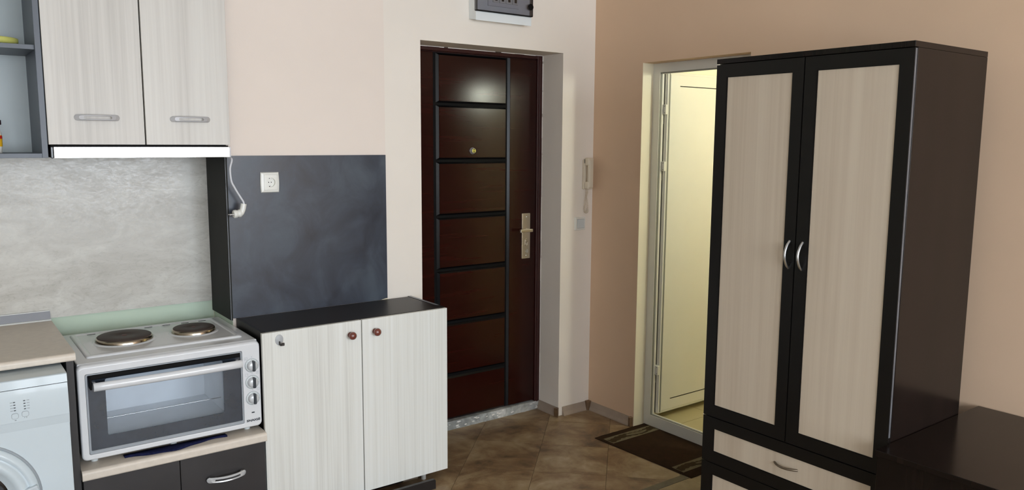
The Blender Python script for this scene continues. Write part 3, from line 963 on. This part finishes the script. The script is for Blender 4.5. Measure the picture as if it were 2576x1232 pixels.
hm.build('handle', 'bright_handle', dd, 'bright slotted bow handle')
m = MB(); m.prism(worktop_profile(2.998, 3.60, .3805, .4165, .013), 'x', .3765, 1.0285)
tag(m.build('low_worktop', 'worktop'), 'beige low worktop carrying the white mini oven', 'worktop')

# navy cloth under the oven front
m = MB()
N = 26
vs = []; fs = []
for k in range(N + 1):
    t = k / N
    x = .522 + (.888 - .522) * t
    wob = .004 * math.sin(9 * t + .5) + .003 * math.sin(23 * t)
    yf = 3.047 - .026 * math.sin(math.pi * min(1, t * 1.25)) + wob
    zt = .4205 + .0022 * (1 + math.sin(13 * t))
    for y, z in ((3.076, .4215), (3.062, .4225), (yf + .006, zt + .001), (yf, zt - .001), (yf, .4168), (3.076, .4168)):
        vs.append((x, y, z))
for k in range(N):
    for q in range(6):
        a = k * 6 + q; b_ = k * 6 + (q + 1) % 6
        fs.append((a, b_, b_ + 6, a + 6))
m.add(vs, fs, True); m.add(vs[:6], [tuple(range(6))]); m.add(vs[-6:], [tuple(range(6))])
tag(m.build('folded_cloth', 'cloth_blue'), 'navy blue cloth peeking out under the front of the mini oven', 'cloth')

# mini oven with hot plates
OV = thing('mini_oven', 'white countertop mini oven with two hot plates on top', 'oven', (.706, 3.3, .4166))
OX0, OX1, OF, OBK, OZ0, OZ1 = .385, 1.0265, 3.042, 3.5625, .4365, .785
m = MB()
# housing: shell around the cavity
m.box(OX0 + .004, OX1 - .004, OF + .02, OBK, OZ1 - .014, OZ1, .004, 2)
m.box(OX0 + .004, OX0 + .02, OF + .02, OBK, OZ0 + .006, OZ1 - .014)
m.box(.958, OX1 - .004, OF + .02, OBK, OZ0 + .006, OZ1 - .014)
m.box(OX0 + .004, OX1 - .004, OBK - .012, OBK, OZ0 + .006, OZ1 - .014)
m.box(OX0 + .004, OX1 - .004, OF + .02, OBK, OZ0 + .006, OZ0 + .02)
m.build('housing', 'enamel', OV)
# fascia: rounded front frame with the door opening
GX0, GX1, GZ0, GZ1 = .4085, .9575, .4555, .7505
def strip_loop(loops):
    vs = []; fs = []
    n = len(loops[0])
    for L in loops: vs += L
    for i in range(len(loops) - 1):
        for k in range(n):
            j = (k + 1) % n
            fs.append((i * n + k, i * n + j, (i + 1) * n + j, (i + 1) * n + k))
    return vs, fs
def L3(x0, x1, z0, z1, r, y):
    return [(x, y, z) for x, z in rrect(x0, x1, z0, z1, r, 6)]
m = MB()
vs, fs = strip_loop([L3(OX0 + .004, OX1 - .004, OZ0 + .004, OZ1 - .0005, .016, OF + .034), L3(OX0, OX1, OZ0, OZ1 - .0012, .018, OF + .022), L3(OX0, OX1, OZ0, OZ1 - .0045, .018, OF + .008),
                     L3(OX0 + .0012, OX1 - .0012, OZ0 + .0012, OZ1 - .0075, .0175, OF + .003), L3(OX0 + .0045, OX1 - .0045, OZ0 + .0045, OZ1 - .0120, .016, OF),
                     L3(OX0 + .0065, OX1 - .0065, OZ0 + .0065, OZ1 - .0140, .015, OF), L3(GX0 - .002, GX1 + .002, GZ0 - .002, GZ1 + .002, .007, OF),
                     L3(GX0, GX1, GZ0, GZ1, .006, OF), L3(GX0 + .001, GX1 - .001, GZ0 + .001, GZ1 - .001, .005, OF + .003), L3(GX0 + .001, GX1 - .001, GZ0 + .001, GZ1 - .001, .005, OF + .02)])
m.add(vs, fs, True)
m.build('fascia', 'enamel', OV)
# door
dn = MB()
dn.ring(rrect(GX0 + .002, GX1 - .002, GZ0 + .002, GZ1 - .002, .006, 3), rrect(.4165, .9510, .4690, .7440, .003, 3), 'y', OF + .004, OF + .018)
od = dn.build('oven_door', 'oven_border', OV)
IX0, IX1, IZ0, IZ1 = .473, .884, .514, .7230
dn = MB()
dn.ring(rrect(.4165, .9510, .4690, .7440, .003, 3), rrect(IX0, IX1, IZ0, IZ1, .006, 3), 'y', OF + .0095, OF + .0125)
dn.build('glass_border', 'oven_glass_dark', od)
part('glass_pane', 'glass', od, (IX0 - .01, IX1 + .01, OF + .0135, OF + .0150, IZ0 - .01, IZ1 + .01))
part('handle_recess', 'black', od, (.421, .949, OF + .0015, OF + .0095, .7270, .7435), b=.002)
m = MB()
prof = [(.0125 * math.cos(2 * math.pi * k / 16), .0155 * math.sin(2 * math.pi * k / 16)) for k in range(16)]
hx = [.4295, .4310] + [.4310 + (.9445 - .4310) * k / 12 for k in range(1, 12)] + [.9445, .9460]
vs = []; fs = []
for i, x in enumerate(hx):
    t = (x - .4295) / (.9460 - .4295)
    sc_ = .86 if i in (0, len(hx) - 1) else 1.0
    for a, b_ in prof:
        vs.append((x, OF - .030 - .006 * math.sin(math.pi * t) + a * sc_, .7085 + b_ * sc_))
n_ = len(prof)
for i in range(len(hx) - 1):
    for k in range(n_):
        fs.append((i * n_ + k, i * n_ + (k + 1) % n_, (i + 1) * n_ + (k + 1) % n_, (i + 1) * n_ + k))
m.add(vs, fs, True)
m.add(vs[:n_], [tuple(range(n_))]); m.add(vs[-n_:], [tuple(range(n_))])
m.box(.4330, .4430, OF - .022, OF + .012, .701, .717, .002); m.box(.9330, .9430, OF - .022, OF + .012, .701, .717, .002)
m.build('handle', 'enamel', od)
part('handle_end', 'black', od, (.4215, .4275, OF - .016, OF + .010, .6960, .7370), b=.001)
# cavity
m = MB()
cx0, cx1, cz0, cz1, cyb = .455, .905, .492, .735, 3.40
m.box(cx0 - .004, cx0, OF + .03, cyb, cz0, cz1); m.box(cx1, cx1 + .004, OF + .03, cyb, cz0, cz1)
m.box(cx0, cx1, OF + .03, cyb, cz0 - .004, cz0); m.box(cx0, cx1, OF + .03, cyb, cz1, cz1 + .004)
m.box(cx0, cx1, cyb, cyb + .004, cz0, cz1)
m.build('cavity', 'enamel_grey', OV)
m = MB()
m.cyl((.4565, 3.16, .5430), (.9035, 3.16, .5430), .0019, 8)
m.build('rack_rail', 'steel', OV)
for x in (.43, .70, .98):
    for y in (OF + .05, OBK - .05):
        MB().cyl((x, y, .4168), (x, y, OZ0 + .01), .012, 10).build('foot', 'plastic_grey', OV)
# knobs
for z in (.6875, .6200, .5545):
    dial = MB().lathe([(.0268, 0), (.0262, .0022), (.0225, .0030)], (.9925, OF, z), (0, -1, 0), 40).build('dial', 'plastic_grey', OV)
    MB().lathe([(.0276, 0), (.0276, .0008), (.0266, .0010)], (.9925, OF, z), (0, -1, 0), 40, cap=False).build('dial_rim', 'washer_ink', dial)
    m = MB(); m.lathe([(.0205, 0), (.0200, .008), (.0180, .0135), (.012, .0165), (.0001, .0175)], (.9925, OF - .002, z), (0, -1, 0), 32)
    m.build('knob', 'knob_silver', dial)
    m = MB(); m.box(.9895, 1.0000, OF - .0255, OF - .0025, z - .0205, z + .0205, .003, 2)
    m.build('grip', 'led_dark', dial, 'dark ridge across the knob')
    m = MB()
    for k in range(7):
        a = math.radians(90 - 48 * k + 48)
        m.cyl((.9925 + .0236 * math.cos(a), OF - .0026, z + .0236 * math.sin(a)), (.9925 + .0236 * math.cos(a), OF - .0034, z + .0236 * math.sin(a)), .0008, 6)
    tag(m.build('dial_mark', 'led_dark', dial), kind='stuff')
part('signal_lamp', 'led_dark', OV, (.9855, .9970, OF - .0015, OF + .002, .4935, .4982), b=.0005)
pr = MB()
def sq(x, z, s):
    pr.ring(rrect(x - s, x + s, z - s, z + s, .0016, 2), rrect(x - s + .0006, x + s - .0006, z - s + .0006, z + s - .0006, .0011, 2), 'y', OF - .0004, OF + .0006)
sq(.9700, .7165, .0058); sq(.9712, .6510, .0058); sq(1.0145, .6555, .0058); sq(1.0145, .5895, .0058)
for z in (.7215, .6545, .5880):
    pr.ring(rrect(.9910, .9944, z - .0017, z + .0017, .0016, 3), rrect(.9916, .9938, z - .0011, z + .0011, .0010, 3), 'y', OF - .0004, OF + .0006)
pr.box(.9690, .9716, OF - .0004, OF + .0006, .7152, .7170); pr.box(.9722, .9738, OF - .0004, OF + .0006, .6516, .6530)
pr.box(.9668, .9690, OF - .0004, OF + .0006, .7160, .7175)
text_on_front(pr, 'P', .0085, 1.0145, OF - .0002, .6555)
text_on_front(pr, 'C', .0085, 1.0145, OF - .0002, .5895)
tag(pr.build('symbols', 'washer_ink', OV), kind='stuff')
tx = MB()
text_on_front(tx, 'SNAIGE', .0118, .9915, OF - .0003, .4640, sx=1.30, offset=.0006, spacing=1.04)
tx.box(1.0128, 1.0150, OF - .0008, OF + .0005, .4697, .4712)
tx.build('lettering', 'led_dark', OV)
# cook top
TZ = OZ1
m = MB()
def topz(x0, x1, y0, y1, r, z):
    return [(x, y, z) for x, y in rrect(x0, x1, y0, y1, r, 4)]
vs, fs = strip_loop([topz(.4290, .9890, 3.128, 3.528, .012, TZ - .001), topz(.4300, .9880, 3.129, 3.527, .012, TZ + .003), topz(.4360, .9820, 3.135, 3.521, .010, TZ + .0065), topz(.4460, .9720, 3.150, 3.510, .008, TZ + .0065), topz(.4510, .9670, 3.156, 3.505, .008, TZ + .0035)])
m.add(vs, fs, True)
m.add(topz(.4510, .9670, 3.156, 3.505, .008, TZ + .0035), [tuple(range(20))])
ct = m.build('cooktop', 'enamel', OV)
for x, y, r in ((.5940, 3.330, .1005), (.8510, 3.318, .0820)):
    MB().lathe([(r + .014, 0), (r + .010, .003), (r + .003, .004)], (x, y, TZ + .003), (0, 0, 1), 48, cap=False).build('plate_seat', 'enamel', ct)
    hpz = MB().lathe([(r + .003, .001), (r + .002, .009), (r - .001, .0155), (r - .004, .016)], (x, y, TZ + .0045), (0, 0, 1), 64, cap=False).build('plate_ring', 'plate_ring', ct)
    MB().lathe([(r - .004, 0), (r - .004, .0180), (r - .007, .0198), (r * .32, .0195), (r * .30, .0185), (.0001, .0185)], (x, y, TZ + .0045), (0, 0, 1), 64, cap=False).build('hot_plate', 'plate_iron', ct)
    MB().lathe([(r * .10, 0), (r * .10, .0004), (.0001, .0005)], (x, y, TZ + .0231), (0, 0, 1), 24).build('plate_mark', 'plate_red', ct, 'dull red centre mark of the hot plate')
for x in (.487, .700, .770, .845, .916):
    part('vent_slot', 'black', ct, (x, x + .030, 3.4860, 3.4895, TZ + .0055, TZ + .0068))

# dark boards on the pillar
WP = thing('wall_board', 'large dark slate board on the pillar behind the shoe cabinet', 'wall panel', (1.39, YW - .004, .806))
PY = YW - .008
fb = part('front_board', 'slate', WP, (XC - .0015, 1.7585, PY, YW - .0003, .8125, 1.5010))
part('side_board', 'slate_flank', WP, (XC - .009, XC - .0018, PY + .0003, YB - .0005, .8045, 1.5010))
MB().prism([(1.724, .8127), (1.7588, .8127), (1.7588, .8185), (1.748, .8178), (1.736, .8155)], 'y', PY - .0006, PY - .0001).build('broken_edge', 'plaster', WP, 'chipped pale corner at the foot of the board')
part('corner_edge', 'alu', WP, (XC - .0096, XC - .0085, PY - .0006, PY + .0006, .8045, 1.5010), label='thin pale edge band on the corner')

# socket
SK = thing('wall_socket', 'white single power socket on the dark board', 'socket', (1.2025, PY, 1.3435))
sx0, sx1, sz0, sz1 = 1.1600, 1.2415, 1.3435, 1.4305
m = MB()
# outline with slightly bulging sides
def bulge(x0, x1, z0, z1, bz, y):
    P = []
    for k in range(9):
        t = -1 + k / 4; P.append((x1 + bz * (1 - t * t), y, (z0 + z1) / 2 + t * (z1 - z0) / 2))
    for k in range(9):
        t = 1 - k / 4; P.append((x0 - bz * (1 - t * t), y, (z0 + z1) / 2 + t * (z1 - z0) / 2))
    return P
loops = [bulge(sx0 + .002, sx1 - .002, sz0 + .002, sz1 - .002, .0016, PY), bulge(sx0 + .001, sx1 - .001, sz0, sz1, .002, PY - .003),
         bulge(sx0 + .004, sx1 - .004, sz0 + .003, sz1 - .003, .002, PY - .008), bulge(sx0 + .014, sx1 - .010, sz0 + .011, sz1 - .011, .0, PY - .0095)]
vs, fs = strip_loop(loops)
m.add(vs, fs)
m.build('frame', 'plastic_white', SK)
ccx, ccz = 1.2025, 1.3870
m = MB()
sqp = []; circ = []
hw, hh_ = (sx1 - sx0 - .025) / 2, (sz1 - sz0 - .023) / 2
qx, qz = (sx0 + .0145 + sx1 - .0105) / 2, (sz0 + sz1) / 2
for k in range(48):
    a = 2 * math.pi * (k + .5) / 48
    c_, s_ = math.cos(a), math.sin(a)
    f_ = min(hw / max(abs(c_), 1e-6), hh_ / max(abs(s_), 1e-6))
    sqp.append((qx + c_ * f_, qz + s_ * f_)); circ.append((ccx + .0200 * c_, ccz + .0200 * s_))
vs, fs = strip_loop([[(x, PY - .002, z) for x, z in sqp], [(x, PY - .0102, z) for x, z in sqp], [(x, PY - .0106, z) for x, z in circ], [(x, PY - .0008, z) for x, z in circ]])
m.add(vs, fs)
m.add([(x, PY - .0008, z) for x, z in circ], [tuple(range(len(circ)))])
m.build('insert', 'plastic_white', SK)
m = MB()
for dx in (-.0055, .0055):
    m.cyl((ccx + dx, PY - .0006, ccz), (ccx + dx, PY - .0012, ccz), .0021, 12)
m.box(ccx - .004, ccx + .002, PY - .0045, PY - .001, ccz + .0155, ccz + .0192); m.box(ccx - .004, ccx + .002, PY - .0045, PY - .001, ccz - .0192, ccz - .0155)
m.build('pin_hole', 'black', SK)
m = MB(); m.box(ccx - .0025, ccx + .0008, PY - .0075, PY - .003, ccz + .0165, ccz + .0192); m.box(ccx - .0025, ccx + .0008, PY - .0075, PY - .003, ccz - .0192, ccz - .0165)
m.cyl((ccx, PY - .0008, ccz), (ccx, PY - .0018, ccz), .0016, 10)
m.build('earth_clip', 'steel', SK)

# shoe cabinet
SH = thing('shoe_cabinet', 'low dark cabinet with two pale wood-grain doors and brown ball knobs', 'cabinet', (1.46, 3.2, 0))
CZ0, CZ1 = .045, .8125
part('side_panel', 'wenge_black', SH, (1.036, 1.052, 3.046, YW - .009, CZ0, CZ1), b=.0006)
part('side_panel', 'wenge_black', SH, (1.8725, 1.8895, 3.046, YW - .001, CZ0, CZ1 + .0005), b=.0006)
part('edge_band', 'alu', SH, (1.8735, 1.8885, 3.10, YW - .002, CZ1 + .0005, CZ1 + .0009), label='worn pale edge along the right side of the top')
part('top_board', 'dark_board', SH, (1.0522, 1.8705, 3.0465, YW - .009, CZ1 - .018, CZ1 - .0004), b=.0006)
part('bottom_board', 'wenge_black', SH, (1.0522, 1.8723, 3.046, YW - .009, CZ0, CZ0 + .016))
part('back_board', 'wenge_black', SH, (1.0522, 1.8723, YW - .014, YW - .0095, CZ0 + .016, CZ1 - .018))
part('divider', 'wenge_black', SH, (1.452, 1.470, 3.050, YW - .015, CZ0 + .016, CZ1 - .018))
for x0, x1, kx in ((1.0325, 1.4590, 1.4082), (1.4635, 1.8885, 1.5232)):
    d = part('door', 'white_lam2', SH, (x0, x1, 3.028, 3.0445, .0425, .8105), b=.0007)
    MB().lathe([(.0085, 0), (.0125, .001), (.0115, .004), (.0075, .007), (.0070, .011), (.0110, .014), (.0155, .019), (.0170, .025), (.0155, .031), (.0105, .0355), (.0045, .0375), (.0001, .038)], (kx, 3.0285, .7535), (0, -1, 0), 28).build('knob', 'knob_brown', d)
for x, y in ((1.08, 3.075), (1.786, 3.078), (1.08, 3.32), (1.84, 3.32)):
    MB().lathe([(.0118, 0), (.0118, CZ0)], (x, y, 0), (0, 0, 1), 20).build('leg', 'alu_light', SH)
part('plinth', 'baseboard', SH, (1.690, 1.768, 3.098, 3.112, .0, CZ0), label='mauve-grey plinth piece under the cabinet')
part('plinth', 'dark_board', SH, (1.10, 1.686, 3.100, 3.112, .0, CZ0))
HK = thing('adhesive_hook', 'small dark hook on a round grey pad stuck on the left shoe cabinet door', 'hook', (1.1010, 3.028, .755))
m = MB(); m.lathe([(.0165, 0), (.0165, .0012), (.0155, .0018), (.0001, .0018)], (0, 0, 0), (0, -1, 0), 32)
for v in m.v:
    v.x = 1.1010 + v.x; v.z = .7770 + v.z * 1.30; v.y = 3.0278 + v.y
m.build('pad', 'hook_disc', HK)
m = MB()
m.box(1.0985, 1.1035, 3.020, 3.0265, .757, .772, .0015)
m.box(1.0975, 1.1150, 3.006, 3.024, .7555, .7610, .0018)
m.box(1.1035, 1.1150, 3.005, 3.0095, .7555, .7680, .0018)
m.build('hook', 'hook_dark', HK)
# loose kick board on the floor
m = MB(); m.prism([(1.03, .0), (1.7775, .0), (1.7775, .036), (1.7755, .042), (1.770, .045), (1.03, .045)], 'y', 2.952, 2.968)
tag(m.build('kick_board', 'dark_board'), 'loose black kick board standing on the floor before the shoe cabinet', 'board')

# ------------------------------------------------------------------ things on the entrance wall
BB = thing('breaker_box', 'white fuse box with a smoked cover above the entrance door', 'fuse box', (2.405, YW, 2.153))
BF = 3.3025
m = MB()
m.prism([(YW, 2.1665), (BF + .018, 2.1600), (BF, 2.1545), (BF, 2.1985), (BF + .012, 2.2005), (BF + .012, 2.42), (YW, 2.42)], 'x', 2.2335, 2.578, .0015)
m.build('housing', 'box_white', BB)
m = MB()
m.box(2.31, 2.50, BF + .004, BF + .012, 2.232, 2.34, .001)
m.build('breaker_field', 'enamel_grey', BB)
for k in range(4):
    x = 2.335 + k * .040
    br = part('breaker', 'plastic_white', BB, (x, x + .034, BF - .003, BF + .004, 2.250, 2.33), b=.001)
    part('toggle', 'black', br, (x + .011, x + .023, BF - .0085, BF - .003, 2.258, 2.275), b=.001)
m = MB()
m.box(2.2325, 2.5765, BF - .014, BF - .011, 2.2025, 2.42)
m.box(2.2325, 2.2350, BF - .011, BF + .011, 2.2025, 2.42); m.box(2.5740, 2.5765, BF - .011, BF + .011, 2.2025, 2.42)
m.box(2.2350, 2.5740, BF - .011, BF + .011, 2.2025, 2.2045)
cov = m.build('cover', 'smoke', BB)
m = MB(); m.box(2.2335, 2.5755, BF - .0145, BF + .010, 2.1992, 2.2022)
m.build('cover_seam', 'black', BB)
m = MB(); m.lathe([(.016, 0), (.016, .002), (.014, .003)], (2.562, BF - .0142, 2.247), (0, -1, 0), 20)
m.build('latch', 'black', cov)

IC = thing('intercom_handset', 'ivory intercom handset with a coiled cord in the wall corner', 'intercom', (3.02, YW, 1.30))
m = MB(); m.box(2.9985, 3.052, YW - .018, YW, 1.302, 1.468, .004, 2)
m.build('base', 'plastic_ivory', IC)
m = MB()
m.box(3.000, 3.040, YW - .052, YW - .019, 1.435, 1.4775, .007, 3); m.box(3.000, 3.040, YW - .050, YW - .019, 1.3025, 1.345, .007, 3)
m.box(3.004, 3.037, YW - .056, YW - .034, 1.310, 1.470, .007, 3)
hs = m.build('handset', 'plastic_ivory', IC)
part('hook_switch', 'pvc_grey', IC, (2.9974, 2.9990, YW - .0235, YW - .0175, 1.448, 1.470))
pts = []
base = [Vector((3.018, YW - .03, 1.304)), Vector((3.020, YW - .025, 1.285)), Vector((3.0135, YW - .02, 1.255)), Vector((3.008, YW - .018, 1.215)), Vector((3.0075, YW - .018, 1.188)), Vector((3.0165, YW - .018, 1.170)), Vector((3.0290, YW - .018, 1.173)), Vector((3.0305, YW - .018, 1.190)), Vector((3.0255, YW - .018, 1.230)), Vector((3.0225, YW - .012, 1.265)), Vector((3.026, YW - .006, 1.302))]
fine = []
for i in range(len(base) - 1):
    a = base[max(i - 1, 0)]; b_ = base[i]; c = base[i + 1]; d = base[min(i + 2, len(base) - 1)]
    for k in range(36):
        t = k / 36
        fine.append(0.5 * ((2 * b_) + (c - a) * t + (2 * a - 5 * b_ + 4 * c - d) * t * t + (3 * b_ - a - 3 * c + d) * t ** 3))
for i, p in enumerate(fine):
    d = (fine[min(i + 1, len(fine) - 1)] - fine[max(i - 1, 0)]).normalized()
    e1 = d.cross(Vector((0, 1, 0))).normalized(); e2 = Vector((0, 1, 0))
    env = min(1, i / 40, (len(fine) - 1 - i) / 40)
    a = i * 2 * math.pi / 8
    pts.append(p + (e1 * math.cos(a) + e2 * math.sin(a)) * .0042 * env)
MB().tube(pts, .0013, 5, 1).build('coiled_cord', 'plastic_ivory', IC)

LS = thing('light_switch', 'white rocker light switch below the intercom', 'switch', (2.986, YW, 1.0695))
m = MB()
vs, fs = strip_loop([L3(2.947, 3.025, 1.0695, 1.1445, .003, YW), L3(2.947, 3.025, 1.0695, 1.1445, .003, YW - .005), L3(2.950, 3.022, 1.0725, 1.1415, .003, YW - .0095), L3(2.9585, 3.0150, 1.0805, 1.1335, .001, YW - .0095), L3(2.9585, 3.0150, 1.0805, 1.1335, .001, YW - .004)])
m.add(vs, fs)
m.build('frame', 'plastic_white', LS)
MB().prism([(YW - .003, 1.0815), (YW - .0100, 1.0815), (YW - .0118, 1.107), (YW - .0130, 1.1325), (YW - .003, 1.1325)], 'x', 2.9605, 3.0130, .0008).build('rocker', 'plastic_grey', LS)

# ------------------------------------------------------------------ doormat
DM = thing('doormat', 'dark brown doormat with two beige ornament bands before the bathroom', 'doormat', (2.97, 2.66, 0))
DM.rotation_euler = (0, 0, 0)
ma = math.radians(-1.6)
MX0, MX1, MY0, MY1 = 2.783, 3.1592, 2.343, 2.985
def mw(x, y):   # slight turn about the far left corner
    return (x + (2.985 - y) * .038 * (1 - (x - MX0) / (MX1 - MX0)), y)
m = MB()
nx, ny = 16, 26
rng = random.Random(9)
top = []; 
for j in range(ny + 1):
    for i in range(nx + 1):
        x = MX0 + (MX1 - MX0) * i / nx; y = MY0 + (MY1 - MY0) * j / ny
        edge = i in (0, nx) or j in (0, ny)
        x, y = mw(x, y)
        if edge:
            y += rng.uniform(-.0015, .0015)
        top.append((x, min(y, 2.9905), .0035 if edge else .0072))
idx = lambda i, j: j * (nx + 1) + i
fs = [(idx(i, j), idx(i + 1, j), idx(i + 1, j + 1), idx(i, j + 1)) for i in range(nx) for j in range(ny)]
m.add(top, fs, True)
per = [idx(i, 0) for i in range(nx)] + [idx(nx, j) for j in range(ny)] + [idx(i, ny) for i in range(nx, 0, -1)] + [idx(0, j) for j in range(ny, 0, -1)]
vs = [top[k] for k in per]; n_ = len(per)
m.add(vs + [(x, y, 0.0002) for x, y, z in vs], [(k, (k + 1) % n_, n_ + (k + 1) % n_, n_ + k) for k in range(n_)])
m.build('pile', 'mat_brown', DM)
for yc, hh, sd, xs0 in ((2.8985, .038, 11, 2.802), (2.4360, .0375, 12, 2.818)):
    bd = MB()
    bd.box(xs0, 3.148, yc - hh, yc + hh, .0066, .0078)
    o_band = bd.build('ornament_band', 'mat_light', DM)
    rg = random.Random(sd)
    # leaf-scroll ornament: wavy body with curled strands
    b2 = MB()
    N = 44
    U = []; Lw = []
    for k in range(N + 1):
        t = k / N
        x = xs0 + .002 + (3.146 - xs0 - .004) * t
        c = yc + .008 * math.sin(t * 9.5 + sd)
        jag = .0055 * abs(math.sin(t * 31 + sd)) + rg.uniform(0, .004)
        U.append((x, min(c + .014 + jag, yc + hh - .002))); Lw.append((x, max(c - .016 - .006 * abs(math.sin(t * 27)) - rg.uniform(0, .004), yc - hh + .002)))
    vs = []; fs = []
    for (xa, ya), (xb, yb_) in zip(U, Lw):
        vs += [(xa, ya, .0084), (xb, yb_, .0084)]
    for k in range(N):
        fs.append((2 * k, 2 * k + 1, 2 * k + 3, 2 * k + 2))
    b2.add(vs, fs)
    b2.build('ornament', 'mat_olive', DM)
    b3 = MB()
    for q in range(6):
        P = []
        for k in range(9):
            t = .40 + .42 * k / 8
            x = xs0 + (3.146 - xs0) * t
            P.append((x, yc + .008 * math.sin(t * 9.5 + sd) + (-.011 + .0044 * q) * math.sin(math.pi * (.12 + .8 * k / 8)), .0086))
        b3.tube(P, .0011, 5, 2)
    b3.build('ornament_strand', 'mat_light', DM)

# ------------------------------------------------------------------ wardrobe
WD = thing('wardrobe', 'tall dark brown wardrobe with two pale wood-grain door panels', 'wardrobe', (2.68, 1.607, 0))
WXF, WXB, WY0, WY1, WZ = 2.43, 2.917, 1.2345, 1.979, 1.8775
part('side_panel', 'wenge', WD, (WXF + .0185, WXB, WY0, WY0 + .016, 0, WZ - .0185), b=.0006)
part('side_panel', 'wenge', WD, (WXF + .0185, WXB, WY1 - .016, WY1, 0, WZ - .0185), b=.0006)
part('top_board', 'wenge', WD, (WXF, WXB, WY0, WY1, WZ - .018, WZ), b=.0006)
part('back_board', 'wenge_black', WD, (WXB - .006, WXB - .001, WY0 + .016, WY1 - .016, .05, WZ - .018))
part('bottom_board', 'wenge_black', WD, (WXF + .03, WXB - .006, WY0 + .016, WY1 - .016, .05, .066))
part('middle_board', 'wenge_black', WD, (WXF + .0185, WXB - .006, WY0 + .016, WY1 - .016, .494, .510))
part('plinth', 'wenge_black', WD, (WXF + .04, WXF + .056, WY0 + .016, WY1 - .016, 0, .05))
def panel_front(name, y0, y1, z0, z1, py0, py1, pz0, pz1):
    """dark frame with a recessed pale infill, facing -X"""
    mm = MB()
    out = [(y0, z0), (y1, z0), (y1, z1), (y0, z1)]
    inn = [(py0, pz0), (py1, pz0), (py1, pz1), (py0, pz1)]
    inn2 = [(py0 - .002, pz0 - .002), (py1 + .002, pz0 - .002), (py1 + .002, pz1 + .002), (py0 - .002, pz1 + .002)]
    mm.ring(out, inn2, 'x', WXF, WXF + .0025)
    mm.ring(out, inn, 'x', WXF + .0025, WXF + .016)
    d = mm.build(name, 'wenge_black', WD)
    part('infill', 'oak_lam', d, (WXF + .005, WXF + .014, py0, py1, pz0, pz1), label='pale wood-grain infill')
    return d
def bow_handle(d, p0, p1, out, r, mat='silver'):
    p0, p1 = Vector(p0), Vector(p1)
    P = []
    for k in range(11):
        t = k / 10
        s = math.sin(math.pi * t)
        P.append(p0.lerp(p1, t) + Vector((-out * s ** .8, 0, 0)))
    mm = MB(); mm.tube(P, r, 10, 2)
    mm.build('handle', mat, d, 'silver bow handle' if mat == 'silver' else None)
dL = panel_front('door', 1.6085, WY1 - .001, .5005, WZ - .0205, 1.6545, 1.9285, .548, 1.8085)
dR = panel_front('door', WY0 + .0005, 1.6045, .5005, WZ - .0205, 1.2815, 1.5570, .548, 1.8095)
bow_handle(dL, (WXF + .001, 1.6300, 1.2275), (WXF + .001, 1.6300, 1.1315), .026, .0048)
bow_handle(dR, (WXF + .001, 1.5785, 1.2275), (WXF + .001, 1.5785, 1.1315), .026, .0048)
for zt, zb, pt, pb in ((.4965, .3140, .4512, .3615), (.3105, .128, .2637, .174)):
    dw = panel_front('drawer', WY0 + .0005, WY1 - .001, zb, zt, 1.2815, 1.9245, pb, pt)
    bow_handle(dw, (WXF + .006, 1.6480, (pt + pb) / 2 + .003), (WXF + .006, 1.5530, (pt + pb) / 2 + .003), .022, .0042, 'dark_reflection_metal')
M['worn_edge'] = plain('worn_grey_edge', (92, 93, 97), 0.45, var=0.2, vscale=8)
part('edge_band', 'worn_edge', WD, (WXF + .0035, WXF + .013, WY0 - .0003, WY0 + .0004, .63, WZ - .022), label='worn grey edge of the right door')
MB().box(WXF - .0012, WXF + .002, 1.9640, 1.9788, WZ - .0220, WZ - .0195).build('tape_scrap', 'white_chip', WD, 'scrap of white edge tape at the top left corner')
MB().box(WXF - .0010, WXF + .002, 1.9775, 1.9800, .4970, .5000).build('tape_scrap', 'white_chip', WD, 'tiny white chip low on the left edge')

# ------------------------------------------------------------------ chest before the wardrobe
CH = thing('storage_chest', 'low dark brown chest with a flat top beside the wardrobe', 'chest', (2.70, .77, 0))
part('top_board', 'wenge', CH, (2.3500, 3.068, .30, 1.2315, .594, .613), b=.0012)
part('front_board', 'wenge', CH, (2.362, 2.379, .303, 1.2295, .0, .5935), b=.0006)
part('back_board', 'wenge', CH, (3.040, 3.057, .303, 1.2295, .0, .5935))
part('side_board', 'wenge', CH, (2.379, 3.040, 1.2125, 1.2295, .0, .5935))
part('side_board', 'wenge', CH, (2.379, 3.040, .303, .320, .0, .5935))
